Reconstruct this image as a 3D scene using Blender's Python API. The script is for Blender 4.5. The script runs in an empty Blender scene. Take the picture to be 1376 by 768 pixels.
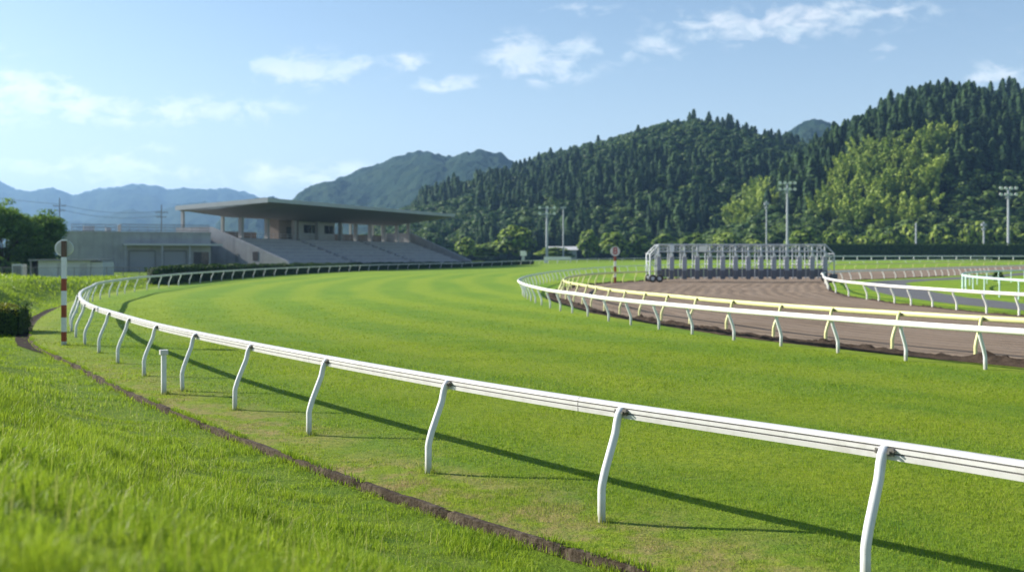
import bpy, bmesh, math, random
import numpy as np
from mathutils import Vector, Matrix
from mathutils.geometry import delaunay_2d_cdt
random.seed(7); RNG = np.random.default_rng(11)
F = 1337.8; YH = 344.0; CAMH = 2.75; PI = math.pi
sc = bpy.context.scene; COL = sc.collection
SUN_EL, SUN_DX, SUN_DY = math.radians(28.5), 0.956, -0.292     # horizontal direction the light travels

# ------------------------------------------------------------------ helpers
def U(px, py, h=0.0):                      # photo pixel -> ground point at height h
    d = (CAMH - h) * F / (py - YH)
    return ((px - 688) / F * d, d)
def sst(a, b, x):
    t = np.clip((np.asarray(x, float) - a) / (b - a), 0, 1); return t * t * (3 - 2 * t)
def zg(y):                                 # the far ground rises gently
    return 1.3 * np.clip((np.asarray(y, float) - 230) / 110, 0, 1)
def vnoise(x, y, seed=0):
    x = np.asarray(x, float); y = np.asarray(y, float)
    xi = np.floor(x).astype(np.int64); yi = np.floor(y).astype(np.int64)
    fx = x - xi; fy = y - yi; fx = fx*fx*(3-2*fx); fy = fy*fy*(3-2*fy)
    def h(a, b):
        n = (a * 374761393 + b * 668265263 + seed * 974711) & 0xffffffff
        n = ((n ^ (n >> 13)) * 1274126177) & 0xffffffff
        return ((n ^ (n >> 16)) & 0xffff) / 65535.0
    return (h(xi, yi)*(1-fx) + h(xi+1, yi)*fx)*(1-fy) + (h(xi, yi+1)*(1-fx) + h(xi+1, yi+1)*fx)*fy
def fbm(x, y, seed=0, o=4):
    s = 0; a = .5
    for i in range(o):
        s = s + a * vnoise(np.asarray(x) * 2**i, np.asarray(y) * 2**i, seed + i * 17); a *= .5
    return s
def link(o, parent=None):
    COL.objects.link(o)
    if parent: o.parent = parent
    return o
def tag(o, label=None, cat=None, group=None, kind=None):
    for k, v in (('label', label), ('category', cat), ('group', group), ('kind', kind)):
        if v: o[k] = v
    return o
def thing(name, label, cat, loc=(0, 0, 0), rz=0, group=None):
    o = bpy.data.objects.new(name, None); o.empty_display_size = .2
    o.location = loc; o.rotation_euler = (0, 0, rz); link(o)
    return tag(o, label, cat, group)
def copy_tree(o, parent=None):
    c = o.copy(); COL.objects.link(c)
    if parent: c.parent = parent
    for ch in [k for k in list(o.children)]: copy_tree(ch, c)
    return c

class MB:
    def __init__(s): s.v = []; s.f = []; s.m = []; s.sm = []
    def add(s, vs, fs, m=0, smooth=False):
        b = len(s.v); s.v += [tuple(map(float, p)) for p in vs]
        for f in fs: s.f.append([b + i for i in f]); s.m.append(m); s.sm.append(smooth)
    def box(s, x0, x1, y0, y1, z0, z1, m=0):
        s.add([(x0,y0,z0),(x1,y0,z0),(x1,y1,z0),(x0,y1,z0),(x0,y0,z1),(x1,y0,z1),(x1,y1,z1),(x0,y1,z1)],
              [(3,2,1,0),(4,5,6,7),(0,1,5,4),(1,2,6,5),(2,3,7,6),(3,0,4,7)], m)
    def prism(s, poly, z0, z1, m=0):       # polygon counter-clockwise
        n = len(poly)
        s.add([(x,y,z0) for x,y in poly] + [(x,y,z1) for x,y in poly],
              [tuple(range(n-1,-1,-1)), tuple(range(n,2*n))] + [(i,(i+1)%n,n+(i+1)%n,n+i) for i in range(n)], m)
    def tube(s, pts, r, n=8, m=0, caps=True, flat=1.0):
        pts = [Vector(p) for p in pts]; rings = []
        rs = r if isinstance(r, (list, tuple)) else [r]*len(pts)
        up = None
        for i, p in enumerate(pts):
            t = (pts[min(i+1,len(pts)-1)] - pts[max(i-1,0)]).normalized()
            if up is None: up = Vector((0,0,1)) if abs(t.z) < .9 else Vector((0,1,0))
            a = t.cross(up)
            if a.length < 1e-4: a = t.cross(Vector((1,0,0)))
            a.normalize(); b = a.cross(t).normalized(); up = b
            rings.append([p + (a*math.cos(2*PI*k/n) + b*flat*math.sin(2*PI*k/n))*rs[i] for k in range(n)])
        vs = [q for rr in rings for q in rr]; fs = []
        for i in range(len(pts)-1):
            for k in range(n):
                fs.append((i*n+k, i*n+(k+1)%n, (i+1)*n+(k+1)%n, (i+1)*n+k))
        s.add(vs, fs, m, True)
        if caps:
            s.add(rings[0], [tuple(range(n-1,-1,-1))], m); s.add(rings[-1], [tuple(range(n))], m)
    def disc(s, c, axis, r, th, n=24, m=0, m2=None):
        c = Vector(c); ax = Vector(axis).normalized()
        a = ax.cross(Vector((0,0,1)));
        if a.length < 1e-3: a = Vector((1,0,0))
        a.normalize(); b = ax.cross(a)
        ring = lambda o: [c + ax*o + (a*math.cos(2*PI*k/n) + b*math.sin(2*PI*k/n))*r for k in range(n)]
        s.add(ring(-th/2)+ring(th/2), [tuple(range(n-1,-1,-1)), tuple(range(n,2*n))], m)
        s.add(ring(-th/2)+ring(th/2), [(k,(k+1)%n,n+(k+1)%n,n+k) for k in range(n)], m if m2 is None else m2, True)
    def sweep(s, pts, nrm, prof, m=0, caps=True, smooth=False):   # closed profile [(n,z)]
        k = len(prof); vs = []
        for p, q in zip(pts, nrm):
            for a, z in prof: vs.append((p[0]+q[0]*a, p[1]+q[1]*a, p[2]+z))
        fs = []
        for i in range(len(pts)-1):
            for j in range(k): fs.append((i*k+j, i*k+(j+1)%k, (i+1)*k+(j+1)%k, (i+1)*k+j))
        s.add(vs, fs, m, smooth)
        if caps: s.add(vs[:k], [tuple(range(k-1,-1,-1))], m); s.add(vs[-k:], [tuple(range(k))], m)
    def grid(s, rows, m=0, smooth=True):
        k = len(rows[0]); vs = [p for r in rows for p in r]
        s.add(vs, [(i*k+j, i*k+j+1, (i+1)*k+j+1, (i+1)*k+j) for i in range(len(rows)-1) for j in range(k-1)], m, smooth)
    def mesh(s, name, mats):
        me = bpy.data.meshes.new(name); me.from_pydata(s.v, [], s.f)
        for mt in (mats if isinstance(mats, (list, tuple)) else [mats]): me.materials.append(mt)
        me.polygons.foreach_set('material_index', s.m); me.polygons.foreach_set('use_smooth', s.sm)
        me.update(); return me
    def build(s, name, mats, parent=None, fix=True):
        me = s.mesh(name, mats)
        if fix:
            bm = bmesh.new(); bm.from_mesh(me); bmesh.ops.recalc_face_normals(bm, faces=bm.faces); bm.to_mesh(me); bm.free()
        return link(bpy.data.objects.new(name, me), parent)

def np_mesh(name, V, tris=None, quads=None, mats=(), attrs=None, smooth=False, cat=None):
    """fast mesh from arrays; attrs: {name: per-vertex floats}; cat: material index per face (quads first)."""
    me = bpy.data.meshes.new(name); V = np.ascontiguousarray(V, np.float32)
    nq = 0 if quads is None else len(quads); nt = 0 if tris is None else len(tris)
    loops = np.concatenate([a.ravel() for a in (quads, tris) if a is not None and len(a)]).astype(np.int32)
    starts = np.concatenate([np.arange(nq)*4, nq*4 + np.arange(nt)*3]).astype(np.int32)
    me.vertices.add(len(V)); me.vertices.foreach_set('co', V.ravel())
    me.loops.add(len(loops)); me.loops.foreach_set('vertex_index', loops)
    me.polygons.add(nq+nt); me.polygons.foreach_set('loop_start', starts)
    if smooth: me.polygons.foreach_set('use_smooth', np.ones(nq+nt, bool))
    for m in mats: me.materials.append(m)
    if cat is not None: me.polygons.foreach_set('material_index', np.ascontiguousarray(cat, np.int32))
    for k, a in (attrs or {}).items():
        at = me.attributes.new(k, 'FLOAT', 'POINT'); at.data.foreach_set('value', np.ascontiguousarray(a, np.float32))
    me.update(calc_edges=True); me.validate(); return me

class Curve:
    """smooth ground curve through world points"""
    def __init__(s, pts, step=.25):
        P = np.array(pts, float); out = []
        E = np.vstack([2*P[0]-P[1], P, 2*P[-1]-P[-2]])
        for i in range(1, len(E)-2):           # centripetal Catmull-Rom
            p0, p1, p2, p3 = E[i-1:i+3]
            t1 = np.linalg.norm(p1-p0)**.5; t2 = t1+np.linalg.norm(p2-p1)**.5; t3 = t2+np.linalg.norm(p3-p2)**.5
            n = max(2, int(np.linalg.norm(p2-p1)/step)); t = np.linspace(t1, t2, n, endpoint=False)[:, None]
            a1 = (t1-t)/t1*p0 + t/t1*p1; a2 = (t2-t)/(t2-t1)*p1 + (t-t1)/(t2-t1)*p2; a3 = (t3-t)/(t3-t2)*p2 + (t-t2)/(t3-t2)*p3
            b1 = (t2-t)/t2*a1 + t/t2*a2; b2 = (t3-t)/(t3-t1)*a2 + (t-t1)/(t3-t1)*a3
            out.append((t2-t)/(t2-t1)*b1 + (t-t1)/(t2-t1)*b2)
        s.setP(np.vstack(out + [P[-1:]]))
        for _ in range(40):                    # relax small kinks
            Q = s.P.copy(); Q[1:-1] = .25*s.P[:-2]+.5*s.P[1:-1]+.25*s.P[2:]; s.P = Q
        s.setP(s.P)
    def setP(s, P):
        s.P = P; d = np.linalg.norm(np.diff(P, axis=0), axis=1); s.S = np.concatenate([[0], np.cumsum(d)]); s.L = s.S[-1]
    def at(s, q):
        return np.stack([np.interp(q, s.S, s.P[:, 0]), np.interp(q, s.S, s.P[:, 1])], -1)
    def tan(s, q):
        t = s.at(np.clip(np.asarray(q)+.6, 0, s.L)) - s.at(np.clip(np.asarray(q)-.6, 0, s.L))
        return t/np.linalg.norm(t, axis=-1, keepdims=True)
    def left(s, q):
        t = s.tan(q); return np.stack([-t[..., 1], t[..., 0]], -1)
    def near(s, p):
        return float(s.S[np.argmin(((s.P-np.array(p))**2).sum(1))])
    def off(s, q, d): return s.at(q) + s.left(q)*np.asarray(d)[..., None] if np.ndim(d) else s.at(q)+s.left(q)*d

# ------------------------------------------------------------------ node materials
class NT:
    def __init__(s, tree): s.t = tree; s.l = tree.links
    def n(s, typ, ins=None, **kw):
        nd = s.t.nodes.new(typ)
        for k, v in kw.items(): setattr(nd, k, v)
        for k, v in (ins or {}).items():
            sk = nd.inputs[k]
            if hasattr(v, 'is_output'): s.l.new(v, sk)
            else: sk.default_value = v
        return nd
    def math(s, op, a, b=None, c=None):
        ins = {0: a}
        if b is not None: ins[1] = b
        if c is not None: ins[2] = c
        return s.n('ShaderNodeMath', ins, operation=op).outputs[0]
    def mix(s, f, a, b, typ='MIX'):
        nd = s.n('ShaderNodeMix', None, data_type='RGBA', blend_type=typ)
        for i, v in ((0, f), (6, a), (7, b)):
            if hasattr(v, 'is_output'): s.l.new(v, nd.inputs[i])
            else: nd.inputs[i].default_value = v if i == 0 else (*v[:3], 1)
        return nd.outputs[2]
    def noise(s, scale, vec=None, detail=3, rough=.5, dist=0):
        ins = {'Scale': scale, 'Detail': detail, 'Roughness': rough, 'Distortion': dist}
        if vec is not None: ins['Vector'] = vec
        return s.n('ShaderNodeTexNoise', ins).outputs[0]
    def ramp(s, f, a, b, lo=0.0, hi=1.0):
        return s.n('ShaderNodeMapRange', {0: f, 1: a, 2: b, 3: lo, 4: hi}).outputs[0]
    def bump(s, h, strength=.5, dist=.02):
        return s.n('ShaderNodeBump', {'Height': h, 'Strength': strength, 'Distance': dist}).outputs[0]
    def attr(s, name): return s.n('ShaderNodeAttribute', None, attribute_name=name).outputs['Fac']
    def pos(s): return s.n('ShaderNodeNewGeometry').outputs['Position']
    def objc(s): return s.n('ShaderNodeTexCoord').outputs['Object']
    def rnd(s): return s.n('ShaderNodeObjectInfo').outputs['Random']
def material(name, fn):
    m = bpy.data.materials.new(name); m.use_nodes = True; t = m.node_tree; t.nodes.clear(); N = NT(t)
    out = t.nodes.new('ShaderNodeOutputMaterial'); N.l.new(fn(N), out.inputs['Surface']); return m
def pbsdf(N, col, rough=.6, normal=None, metal=0.0, spec=.5):
    ins = {'Base Color': col if hasattr(col, 'is_output') else (*col[:3], 1), 'Roughness': rough, 'Metallic': metal, 'Specular IOR Level': spec}
    if normal is not None: ins['Normal'] = normal
    return N.n('ShaderNodeBsdfPrincipled', ins).outputs[0]
def worn(name, col, rough=.5, dirt=(.2,.18,.15), amt=.25, scale=3.0, bump=.15, metal=0.0, spec=.5, streak=False):
    def fn(N):
        v = N.objc()
        if streak: v = N.n('ShaderNodeMapping', {'Vector': v, 'Scale': (1, 1, .15)}).outputs[0]
        a = N.ramp(N.noise(scale, v, 5, .6), .45, .75, 0, amt); b = N.noise(scale*9, v, 3)
        c = N.mix(a, col, dirt); c = N.mix(N.math('MULTIPLY', b, .25), c, tuple(x*.75 for x in col))
        return pbsdf(N, c, N.ramp(b, .3, .7, rough-.08, rough+.1), N.bump(b, bump, .004), metal, spec)
    return material(name, fn)
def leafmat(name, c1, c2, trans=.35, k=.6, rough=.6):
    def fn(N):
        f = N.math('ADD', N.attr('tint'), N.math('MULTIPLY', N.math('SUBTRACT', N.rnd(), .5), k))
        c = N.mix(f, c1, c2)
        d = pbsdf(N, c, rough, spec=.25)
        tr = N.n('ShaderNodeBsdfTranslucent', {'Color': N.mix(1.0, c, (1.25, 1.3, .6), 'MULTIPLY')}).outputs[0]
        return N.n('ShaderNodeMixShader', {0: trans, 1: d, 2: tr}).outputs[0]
    return material(name, fn)

def turf_colour(N):
    p = N.pos()
    big = N.noise(.06, p, 3); mid = N.noise(.7, p, 4, .6); fine = N.noise(6.5, p, 4, .65)
    rd = N.attr('rd')
    c = N.mix(N.ramp(big, .35, .65), (.165, .285, .022), (.25, .345, .025))
    c = N.mix(N.ramp(mid, .35, .7), c, (.13, .245, .022))
    st = N.math('SINE', N.math('ADD', N.math('MULTIPLY', rd, 1.35), N.math('MULTIPLY', big, 3)))
    c = N.mix(N.ramp(st, -.5, .7, 0, .42), c, (.325, .39, .026))
    dry = N.math('MULTIPLY', N.ramp(N.noise(1.3, p, 5, .68), .43, .555), N.ramp(rd, .1, 2.2, 1, 0))
    dry = N.math('MULTIPLY', dry, N.ramp(N.noise(.16, p, 2), .36, .5, .25, 1))
    worn_ = N.math('MULTIPLY', N.ramp(N.noise(.45, p, 4, .7), .58, .72), .5); c = N.mix(worn_, c, (.23, .27, .06))
    dry = N.math('MULTIPLY', dry, N.ramp(N.n('ShaderNodeSeparateXYZ', {0: p}).outputs[1], 17, 28, 1, .25))
    c = N.mix(N.ramp(N.noise(2.6, p, 3, .6), .68, .74, 0, .55), c, (.105, .10, .04))
    c = N.mix(dry, c, (.36, .275, .135))
    return N.mix(N.ramp(fine, .42, .68, 0, .6), c, (.07, .16, .016)), fine, p
def m_turf(N):
    c, fine, p = turf_colour(N); nr = N.n('ShaderNodeSeparateXYZ', {0: p}).outputs[1]
    c = N.mix(N.ramp(nr, 25, 60, .5, 0), c, N.mix(1.0, c, (.7, .62, .6), 'MULTIPLY'))
    h = N.noise(26, p, 4, .7); g = N.noise(3.5, p, 3, .6)
    nm = N.bump(N.math('ADD', h, g), .8, .05)
    return pbsdf(N, c, .8, nm, spec=.12)
def m_turfblade(N):
    c, fine, p = turf_colour(N); r = N.attr('tint')
    c = N.mix(N.ramp(r, 0, 1, 0, .75), c, (.31, .42, .027)); c = N.mix(N.ramp(r, .85, 1, 0, .6), c, (.38, .34, .11))
    d = pbsdf(N, c, .6, spec=.15); t = N.n('ShaderNodeBsdfTranslucent', {'Color': c}).outputs[0]
    return N.n('ShaderNodeMixShader', {0: .5, 1: d, 2: t}).outputs[0]
def bank_colour(N):
    p = N.pos(); big = N.noise(.25, p, 3); mid = N.noise(1.6, p, 4, .6)
    c = N.mix(N.ramp(big, .35, .65), (.195, .31, .018), (.30, .40, .024))
    return N.mix(N.ramp(mid, .4, .7), c, (.115, .235, .015)), p
def m_bank(N):
    c, p = bank_colour(N); c = N.mix(.3, c, (.07, .10, .018))
    h = N.noise(14, p, 5, .75); g = N.noise(1.4, p, 3, .6)
    c = N.mix(N.ramp(h, .4, .65, 0, .5), c, (.05, .09, .012))
    return pbsdf(N, c, .8, N.bump(N.math('ADD', h, N.math('MULTIPLY', g, 2)), .9, .1), spec=.1)
def m_bankblade(N):
    c, p = bank_colour(N); r = N.attr('tint')
    c = N.mix(N.ramp(r, 0, .3, .7, 0), c, (.07, .15, .014)); c = N.mix(N.ramp(r, .3, .9, 0, .75), c, (.42, .51, .05)); c = N.mix(N.ramp(r, .94, 1, 0, .8), c, (.5, .44, .20))
    d = pbsdf(N, c, .45, spec=.18); t = N.n('ShaderNodeBsdfTranslucent', {'Color': N.mix(.3, c, (.30, .44, .03))}).outputs[0]
    return N.n('ShaderNodeMixShader', {0: .45, 1: d, 2: t}).outputs[0]
def m_dirt(N):
    p = N.pos(); rd = N.attr('rd')
    w = N.noise(.12, p, 3); f1 = N.noise(5, p, 5, .7); f2 = N.noise(30, p, 4, .7)
    line = N.math('SINE', N.math('ADD', N.math('MULTIPLY', rd, 150), N.math('MULTIPLY', w, 16)))
    l2 = N.math('SINE', N.math('ADD', N.math('MULTIPLY', rd, 38), N.math('MULTIPLY', w, 12)))
    c = N.mix(N.ramp(w, .35, .65), (.20, .15, .108), (.265, .203, .15))
    c = N.mix(N.ramp(N.math('MULTIPLY', line, N.ramp(N.noise(1.5, p, 3), .3, .7, .2, 1.2)), -.4, .9, 0, .5), c, (.12, .09, .068))
    c = N.mix(N.ramp(l2, -.2, 1, 0, .28), c, (.29, .23, .18))
    c = N.mix(N.ramp(f1, .5, .72, 0, .6), c, (.15, .105, .078))
    return pbsdf(N, c, .95, N.bump(N.math('ADD', N.math('MULTIPLY', line, .5), N.math('ADD', f1, f2)), .7, .045), spec=.1)
def m_soil(N):
    p = N.pos(); a = N.noise(4, p, 5, .7); b = N.noise(22, p, 4, .7)
    c = N.mix(N.ramp(a, .35, .65), (.04, .029, .022), (.085, .062, .046)); c = N.mix(N.ramp(b, .5, .7, 0, .5), c, (.10, .075, .058))
    return pbsdf(N, c, .95, N.bump(N.math('ADD', a, b), 1, .06), spec=.1)
def m_asphalt(N):
    p = N.pos(); b = N.noise(40, p, 4, .7); a = N.noise(.5, p, 4)
    c = N.mix(N.ramp(a, .35, .65), (.075, .075, .08), (.10, .10, .105)); c = N.mix(N.math('MULTIPLY', b, .3), c, (.14, .14, .14))
    return pbsdf(N, c, .85, N.bump(b, .4, .01))
def m_kerb(N):
    p = N.pos(); a = N.noise(2.5, p, 5, .7); b = N.noise(18, p, 5, .7)
    c = N.mix(N.ramp(a, .35, .65), (.05, .039, .03), (.145, .115, .086)); c = N.mix(N.ramp(b, .42, .62, 0, .85), c, (.035, .024, .016))
    return pbsdf(N, c, .95, N.bump(N.math('ADD', a, b), 1, .03), spec=.15)
def m_concrete(N):
    p = N.objc(); q = N.n('ShaderNodeMapping', {'Vector': p, 'Scale': (1, 1, .12)}).outputs[0]
    a = N.noise(.35, p, 4, .6); s = N.noise(1.3, q, 4, .65); b = N.noise(14, p, 4, .7)
    c = N.mix(N.ramp(a, .35, .65), (.27, .275, .29), (.36, .365, .375)); c = N.mix(N.ramp(s, .5, .72, 0, .5), c, (.17, .17, .175))
    c = N.mix(N.math('MULTIPLY', b, .25), c, (.42, .42, .42))
    return pbsdf(N, c, .85, N.bump(b, .3, .01), spec=.25)
def m_shutter(N):
    z = N.n('ShaderNodeSeparateXYZ', {0: N.objc()}).outputs[2]
    w = N.math('SINE', N.math('MULTIPLY', z, 55)); c = N.mix(N.ramp(w, -1, 1, 0, .3), (.30, .31, .335), (.2, .205, .225))
    return pbsdf(N, c, .5, N.bump(w, .5, .02))
def m_hill(N):
    p = N.pos(); a = N.noise(.03, p, 5, .65); b = N.noise(.16, p, 4, .7)
    c = N.mix(N.ramp(a, .35, .65), (.012, .027, .012), (.03, .05, .018)); c = N.mix(N.ramp(b, .45, .7, 0, .7), c, (.012, .026, .012))
    return pbsdf(N, c, .95, N.bump(b, 1, 4), spec=.05)
def m_mount(N):
    p = N.pos(); a = N.noise(.01, p, 5, .65); b = N.noise(.05, p, 4, .7)
    c = N.mix(N.ramp(a, .35, .65), (.011, .030, .018), (.032, .055, .026)); c = N.mix(N.ramp(b, .45, .7, 0, .6), c, (.012, .028, .016))
    return pbsdf(N, c, .95, N.bump(b, 1, 12), spec=.05)
M = {}
M['turf'] = material('turf', m_turf); M['turf_blade'] = material('turf_blade', m_turfblade)
M['bank'] = material('bank_grass', m_bank); M['bank_blade'] = material('bank_blade', m_bankblade)
M['dirt'] = material('dirt', m_dirt); M['soil'] = material('soil', m_soil); M['asphalt'] = material('asphalt', m_asphalt)
M['kerb'] = material('kerb', m_kerb); M['concrete'] = material('concrete', m_concrete); M['shutter'] = material('shutter', m_shutter)
M['hill'] = material('hill', m_hill); M['mount'] = material('mountain', m_mount)
M['shadesoil'] = worn('shade_soil', (.03, .023, .018), .95, (.05, .038, .03), .6, 6, .8, 0.0, .08)  # soil tone darkened to stand for the shadow in the ditch
M['white'] = worn('white_paint', (.66, .655, .64), .38, (.36, .33, .27), .42, 7)
def m_post(N):
    v = N.objc(); z = N.n('ShaderNodeSeparateXYZ', {0: v}).outputs[2]; a = N.noise(5, v, 5, .65); b = N.noise(38, v, 4, .65)
    q = N.math('MULTIPLY', N.ramp(N.math('ADD', z, N.math('MULTIPLY', a, -.22)), -.1, .16, 1, 0), .7)
    c = N.mix(N.ramp(a, .5, .75, 0, .22), (.70, .72, .74), (.38, .35, .29)); c = N.mix(N.ramp(b, .66, .74, 0, .5), c, (.22, .17, .12)); c = N.mix(q, c, (.27, .27, .16))
    return pbsdf(N, c, .42, N.bump(b, .1, .003))
M['postwhite'] = material('post_white', m_post)
M['groove'] = worn('groove', (.16, .155, .15), .7)
M['offwhite'] = worn('rail_cream', (.83, .82, .76), .4, (.5, .45, .35), .18, 3)
M['yellow'] = worn('rail_yellow', (.66, .655, .30), .45, (.4, .36, .16), .2, 3)
M['mint'] = worn('rail_mint', (.55, .72, .68), .45, (.4, .45, .42), .2, 3)
M['bracket'] = worn('bracket_metal', (.20, .195, .18), .5, (.10, .07, .05), .5, 20, metal=.6)
M['darkbracket'] = worn('bracket_dark', (.06, .07, .045), .7)
M['steel'] = worn('galvanised', (.50, .53, .56), .45, (.3, .31, .32), .3, 4, metal=.35)
M['poststeel'] = worn('pole_steel', (.34, .37, .41), .5, (.3, .3, .3), .25, 1, metal=.2, streak=True)
M['pad'] = worn('pad_grey', (.34, .35, .40), .6, (.2, .2, .22), .3, 4)
M['darkpad'] = worn('pad_dark', (.13, .13, .155), .65, (.12, .1, .09), .4, 4)
M['rubber'] = worn('rubber', (.025, .025, .026), .8, (.12, .09, .07), .4, 6)
M['lamp'] = worn('lamp_glass', (.75, .78, .8), .15)
M['redbrown'] = worn('post_red', (.30, .055, .022), .5, (.13, .05, .03), .35, 6)
M['disc'] = worn('disc_grey', (.50, .545, .52), .5, (.3, .3, .27), .3, 4)
M['darkdisc'] = worn('strap_brown', (.11, .062, .045), .6)
M['signred'] = worn('sign_red', (.40, .035, .035), .5)
M['roof'] = worn('roof_metal', (.40, .42, .44), .45, (.26, .27, .28), .35, .4, metal=.2)
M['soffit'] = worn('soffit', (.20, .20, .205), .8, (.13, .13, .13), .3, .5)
M['brownwall'] = worn('brown_wall', (.225, .185, .165), .85, (.2, .16, .14), .3, .8)
M['room'] = worn('room_wall', (.40, .405, .41), .8, (.3, .3, .3), .3, .8)
M['glass'] = worn('window_dark', (.02, .024, .03), .12)
M['darkdoor'] = worn('door_dark', (.03, .031, .035), .5)
M['seat'] = worn('bench_grey', (.385, .375, .36), .75, (.22, .22, .23), .35, .7)
M['shed'] = worn('shed_wall', (.50, .52, .53), .7, (.33, .33, .32), .35, .8, streak=True)
M['shedroof'] = worn('shed_roof', (.20, .21, .22), .6)
M['wood'] = worn('pole_dark', (.10, .09, .085), .8); M['wire'] = worn('wire', (.05, .05, .055), .6)
M['bark'] = worn('bark', (.07, .055, .04), .9, (.03, .025, .02), .5, 6, .6)
M['fence'] = worn('fence_grey', (.12, .13, .14), .6)
M['cedar'] = leafmat('cedar_leaf', (.024, .058, .026), (.080, .14, .046), .12, .9)
M['broad'] = leafmat('broad_leaf', (.036, .085, .022), (.155, .22, .05), .25, .75)
M['bamboo'] = leafmat('bamboo_leaf', (.11, .18, .034), (.34, .42, .085), .3, 1.0)
M['shrub'] = leafmat('shrub_leaf', (.08, .15, .024), (.33, .41, .07), .3, .8)
M['hedge'] = leafmat('hedge_leaf', (.020, .050, .014), (.075, .125, .025), .25, .3)
M['garden'] = leafmat('garden_leaf', (.055, .125, .03), (.20, .31, .055), .42, .3)
M['hedgetop'] = leafmat('hedge_yellow', (.12, .15, .02), (.30, .29, .05), .3, .3)
M['core'] = worn('leaf_core', (.018, .040, .016), .95, (.01, .02, .01), .3, 1)

# ------------------------------------------------------------------ the curves of the course
near_posts = [(2.95, 8.21)] + [U(*p) for p in ((803,700),(575,635),(415,584),(315,550),(245,525),(193,505),(158,488),(133,474),(113,463))]
OUT = Curve([(22,-12.5),(14,-4),(9.2,1.0),(6.9,3.4),(4.9,5.8)] + near_posts +
            [U(96,445.5), U(98,426), (-23.2,54.2), U(124,405.3), (-27.2,68), (-28.8,75), (-29.8,84), U(244,383.5), (-32.1,116), (-31.8,140), (-28.8,170), (-22.5,203), U(614,360),
             (2.4,263), (22,296), (52,322), (100,342), (170,351), (240,353), (420,353)])
q = np.arange(0, OUT.L, .5); dd = OUT.at(q)[:, 1]
kerb_off = .9 + .45*sst(24, 33, dd)
KERB = Curve([(0,0),(1,0)]); KERB.setP(OUT.off(q, kerb_off)); KERB.setP(KERB.at(np.arange(0, KERB.L, .4)))
wp = ((1327,496.7),(1218,485),(1125.7,474),(1049,464.7),(985,457),(931,449),(885,442.5),(847.5,436.7),(816,431.5),(790.7,425),(769.5,420.8),(752,417.6),(739,414),(728,410),(719,407))
INW = Curve([(28,1),(22,9),(17,16),(14.1,20.4)] + [U(*p) for p in wp] + [(1.0,63.5),(.75,70),(1.2,81),(2.6,95),(6.5,120),(19.7,172),(45,222),(80,264),(145,302),(220,322),(400,327)])
yp = ((1310.7,483),(1198,471.5),(1108.7,462.5),(1037,454),(927,438.6),(890,432),(858,427.6),(832.5,423),(811,419),(794,413.7))
INY = Curve([(31,0),(25,8),(20,15),(16.5,20.3),(13.9,24.3)] + [U(*p) for p in yp] + [(3.6,58.5),(3.1,64),(3.4,72),(4.6,82),(6.9,92),U(823,380.4),U(861,378.3),(35.7,153),(64,199),(92,230),(145,270),(220,296),(400,302)])
ip = ((1370,425),(1325,421),(1286,417),(1252.7,413.6),(1224.5,410.5),(1200.6,408),(1181,405),(1164.6,402.4),(1140,398.5),(1123,394),(1113,389.5))
INN = Curve([(40,4),(33,16),(28,27),(25.3,36),(24,42)] + [U(*p) for p in ip] + [(28.5,90),(33.2,104.5),U(1155.5,375.8),U(1211,373.7),(67.7,148),(97,185),(150,225),(215,250),(400,258)])
GRN = Curve([(33,22),(31,38),(31,50),(31.6,58),(32.7,66.9),(34.8,76),(37.8,83.6),(44,95),(53,105),(68,117),(95,135),(140,160)])

# ------------------------------------------------------------------ turf, bank, dirt, road
def bank_z(s, y, x):                        # height of the bank at distance s outside the edging, y of the edging
    wm = sst(20, 36, y)*(1-sst(92, 125, y))*(1-.55*sst(58, 95, y)); wn = 1-sst(20, 36, y); wf = np.clip(1-wm-wn, 0, 1)
    n1 = (fbm(np.asarray(x)*.35, np.asarray(s)*.35+np.asarray(y)*.2, 3)-.47)
    near = 2.2*sst(.3, 7.6, s)
    mid = 1.42*sst(.9, 4.6, s)*(1-.75*sst(8, 30, s))*(1+.5*(vnoise(np.asarray(x)*.16, np.asarray(y)*.16, 12)-.5))
    return -.08 + wn*near + wm*mid + wf*.08*sst(0, 1, s) + n1*.36*sst(.4, 3, s)*(wn+wm) + zg(y)
qk = [0.0]
while qk[-1] < KERB.L-.5:
    y = KERB.at(qk[-1])[1]; qk.append(qk[-1] + (.35 if -2 < y < 32 else .8 if y < 125 else 4))
qk = np.array(qk); K = KERB.at(qk); KL = KERB.left(qk)
sv = np.array([-.02,.12,.3,.5,.75,1,1.3,1.6,2,2.4,2.8,3.3,3.8,4.4,5,5.6,6.3,7,8,9,10,11.5,13,15,17,20,24,30,40,55,75])
rows = []
for p, l in zip(K, KL):
    xy = p + l*sv[:, None]; z = bank_z(np.maximum(sv, 0), np.full(len(sv), p[1]), xy[:, 0]); z[0] -= .05
    rows.append(np.column_stack([xy, z]))
mb = MB(); mb.grid(rows); tag(mb.build('grass_bank', M['bank'], fix=False), kind='structure')
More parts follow.
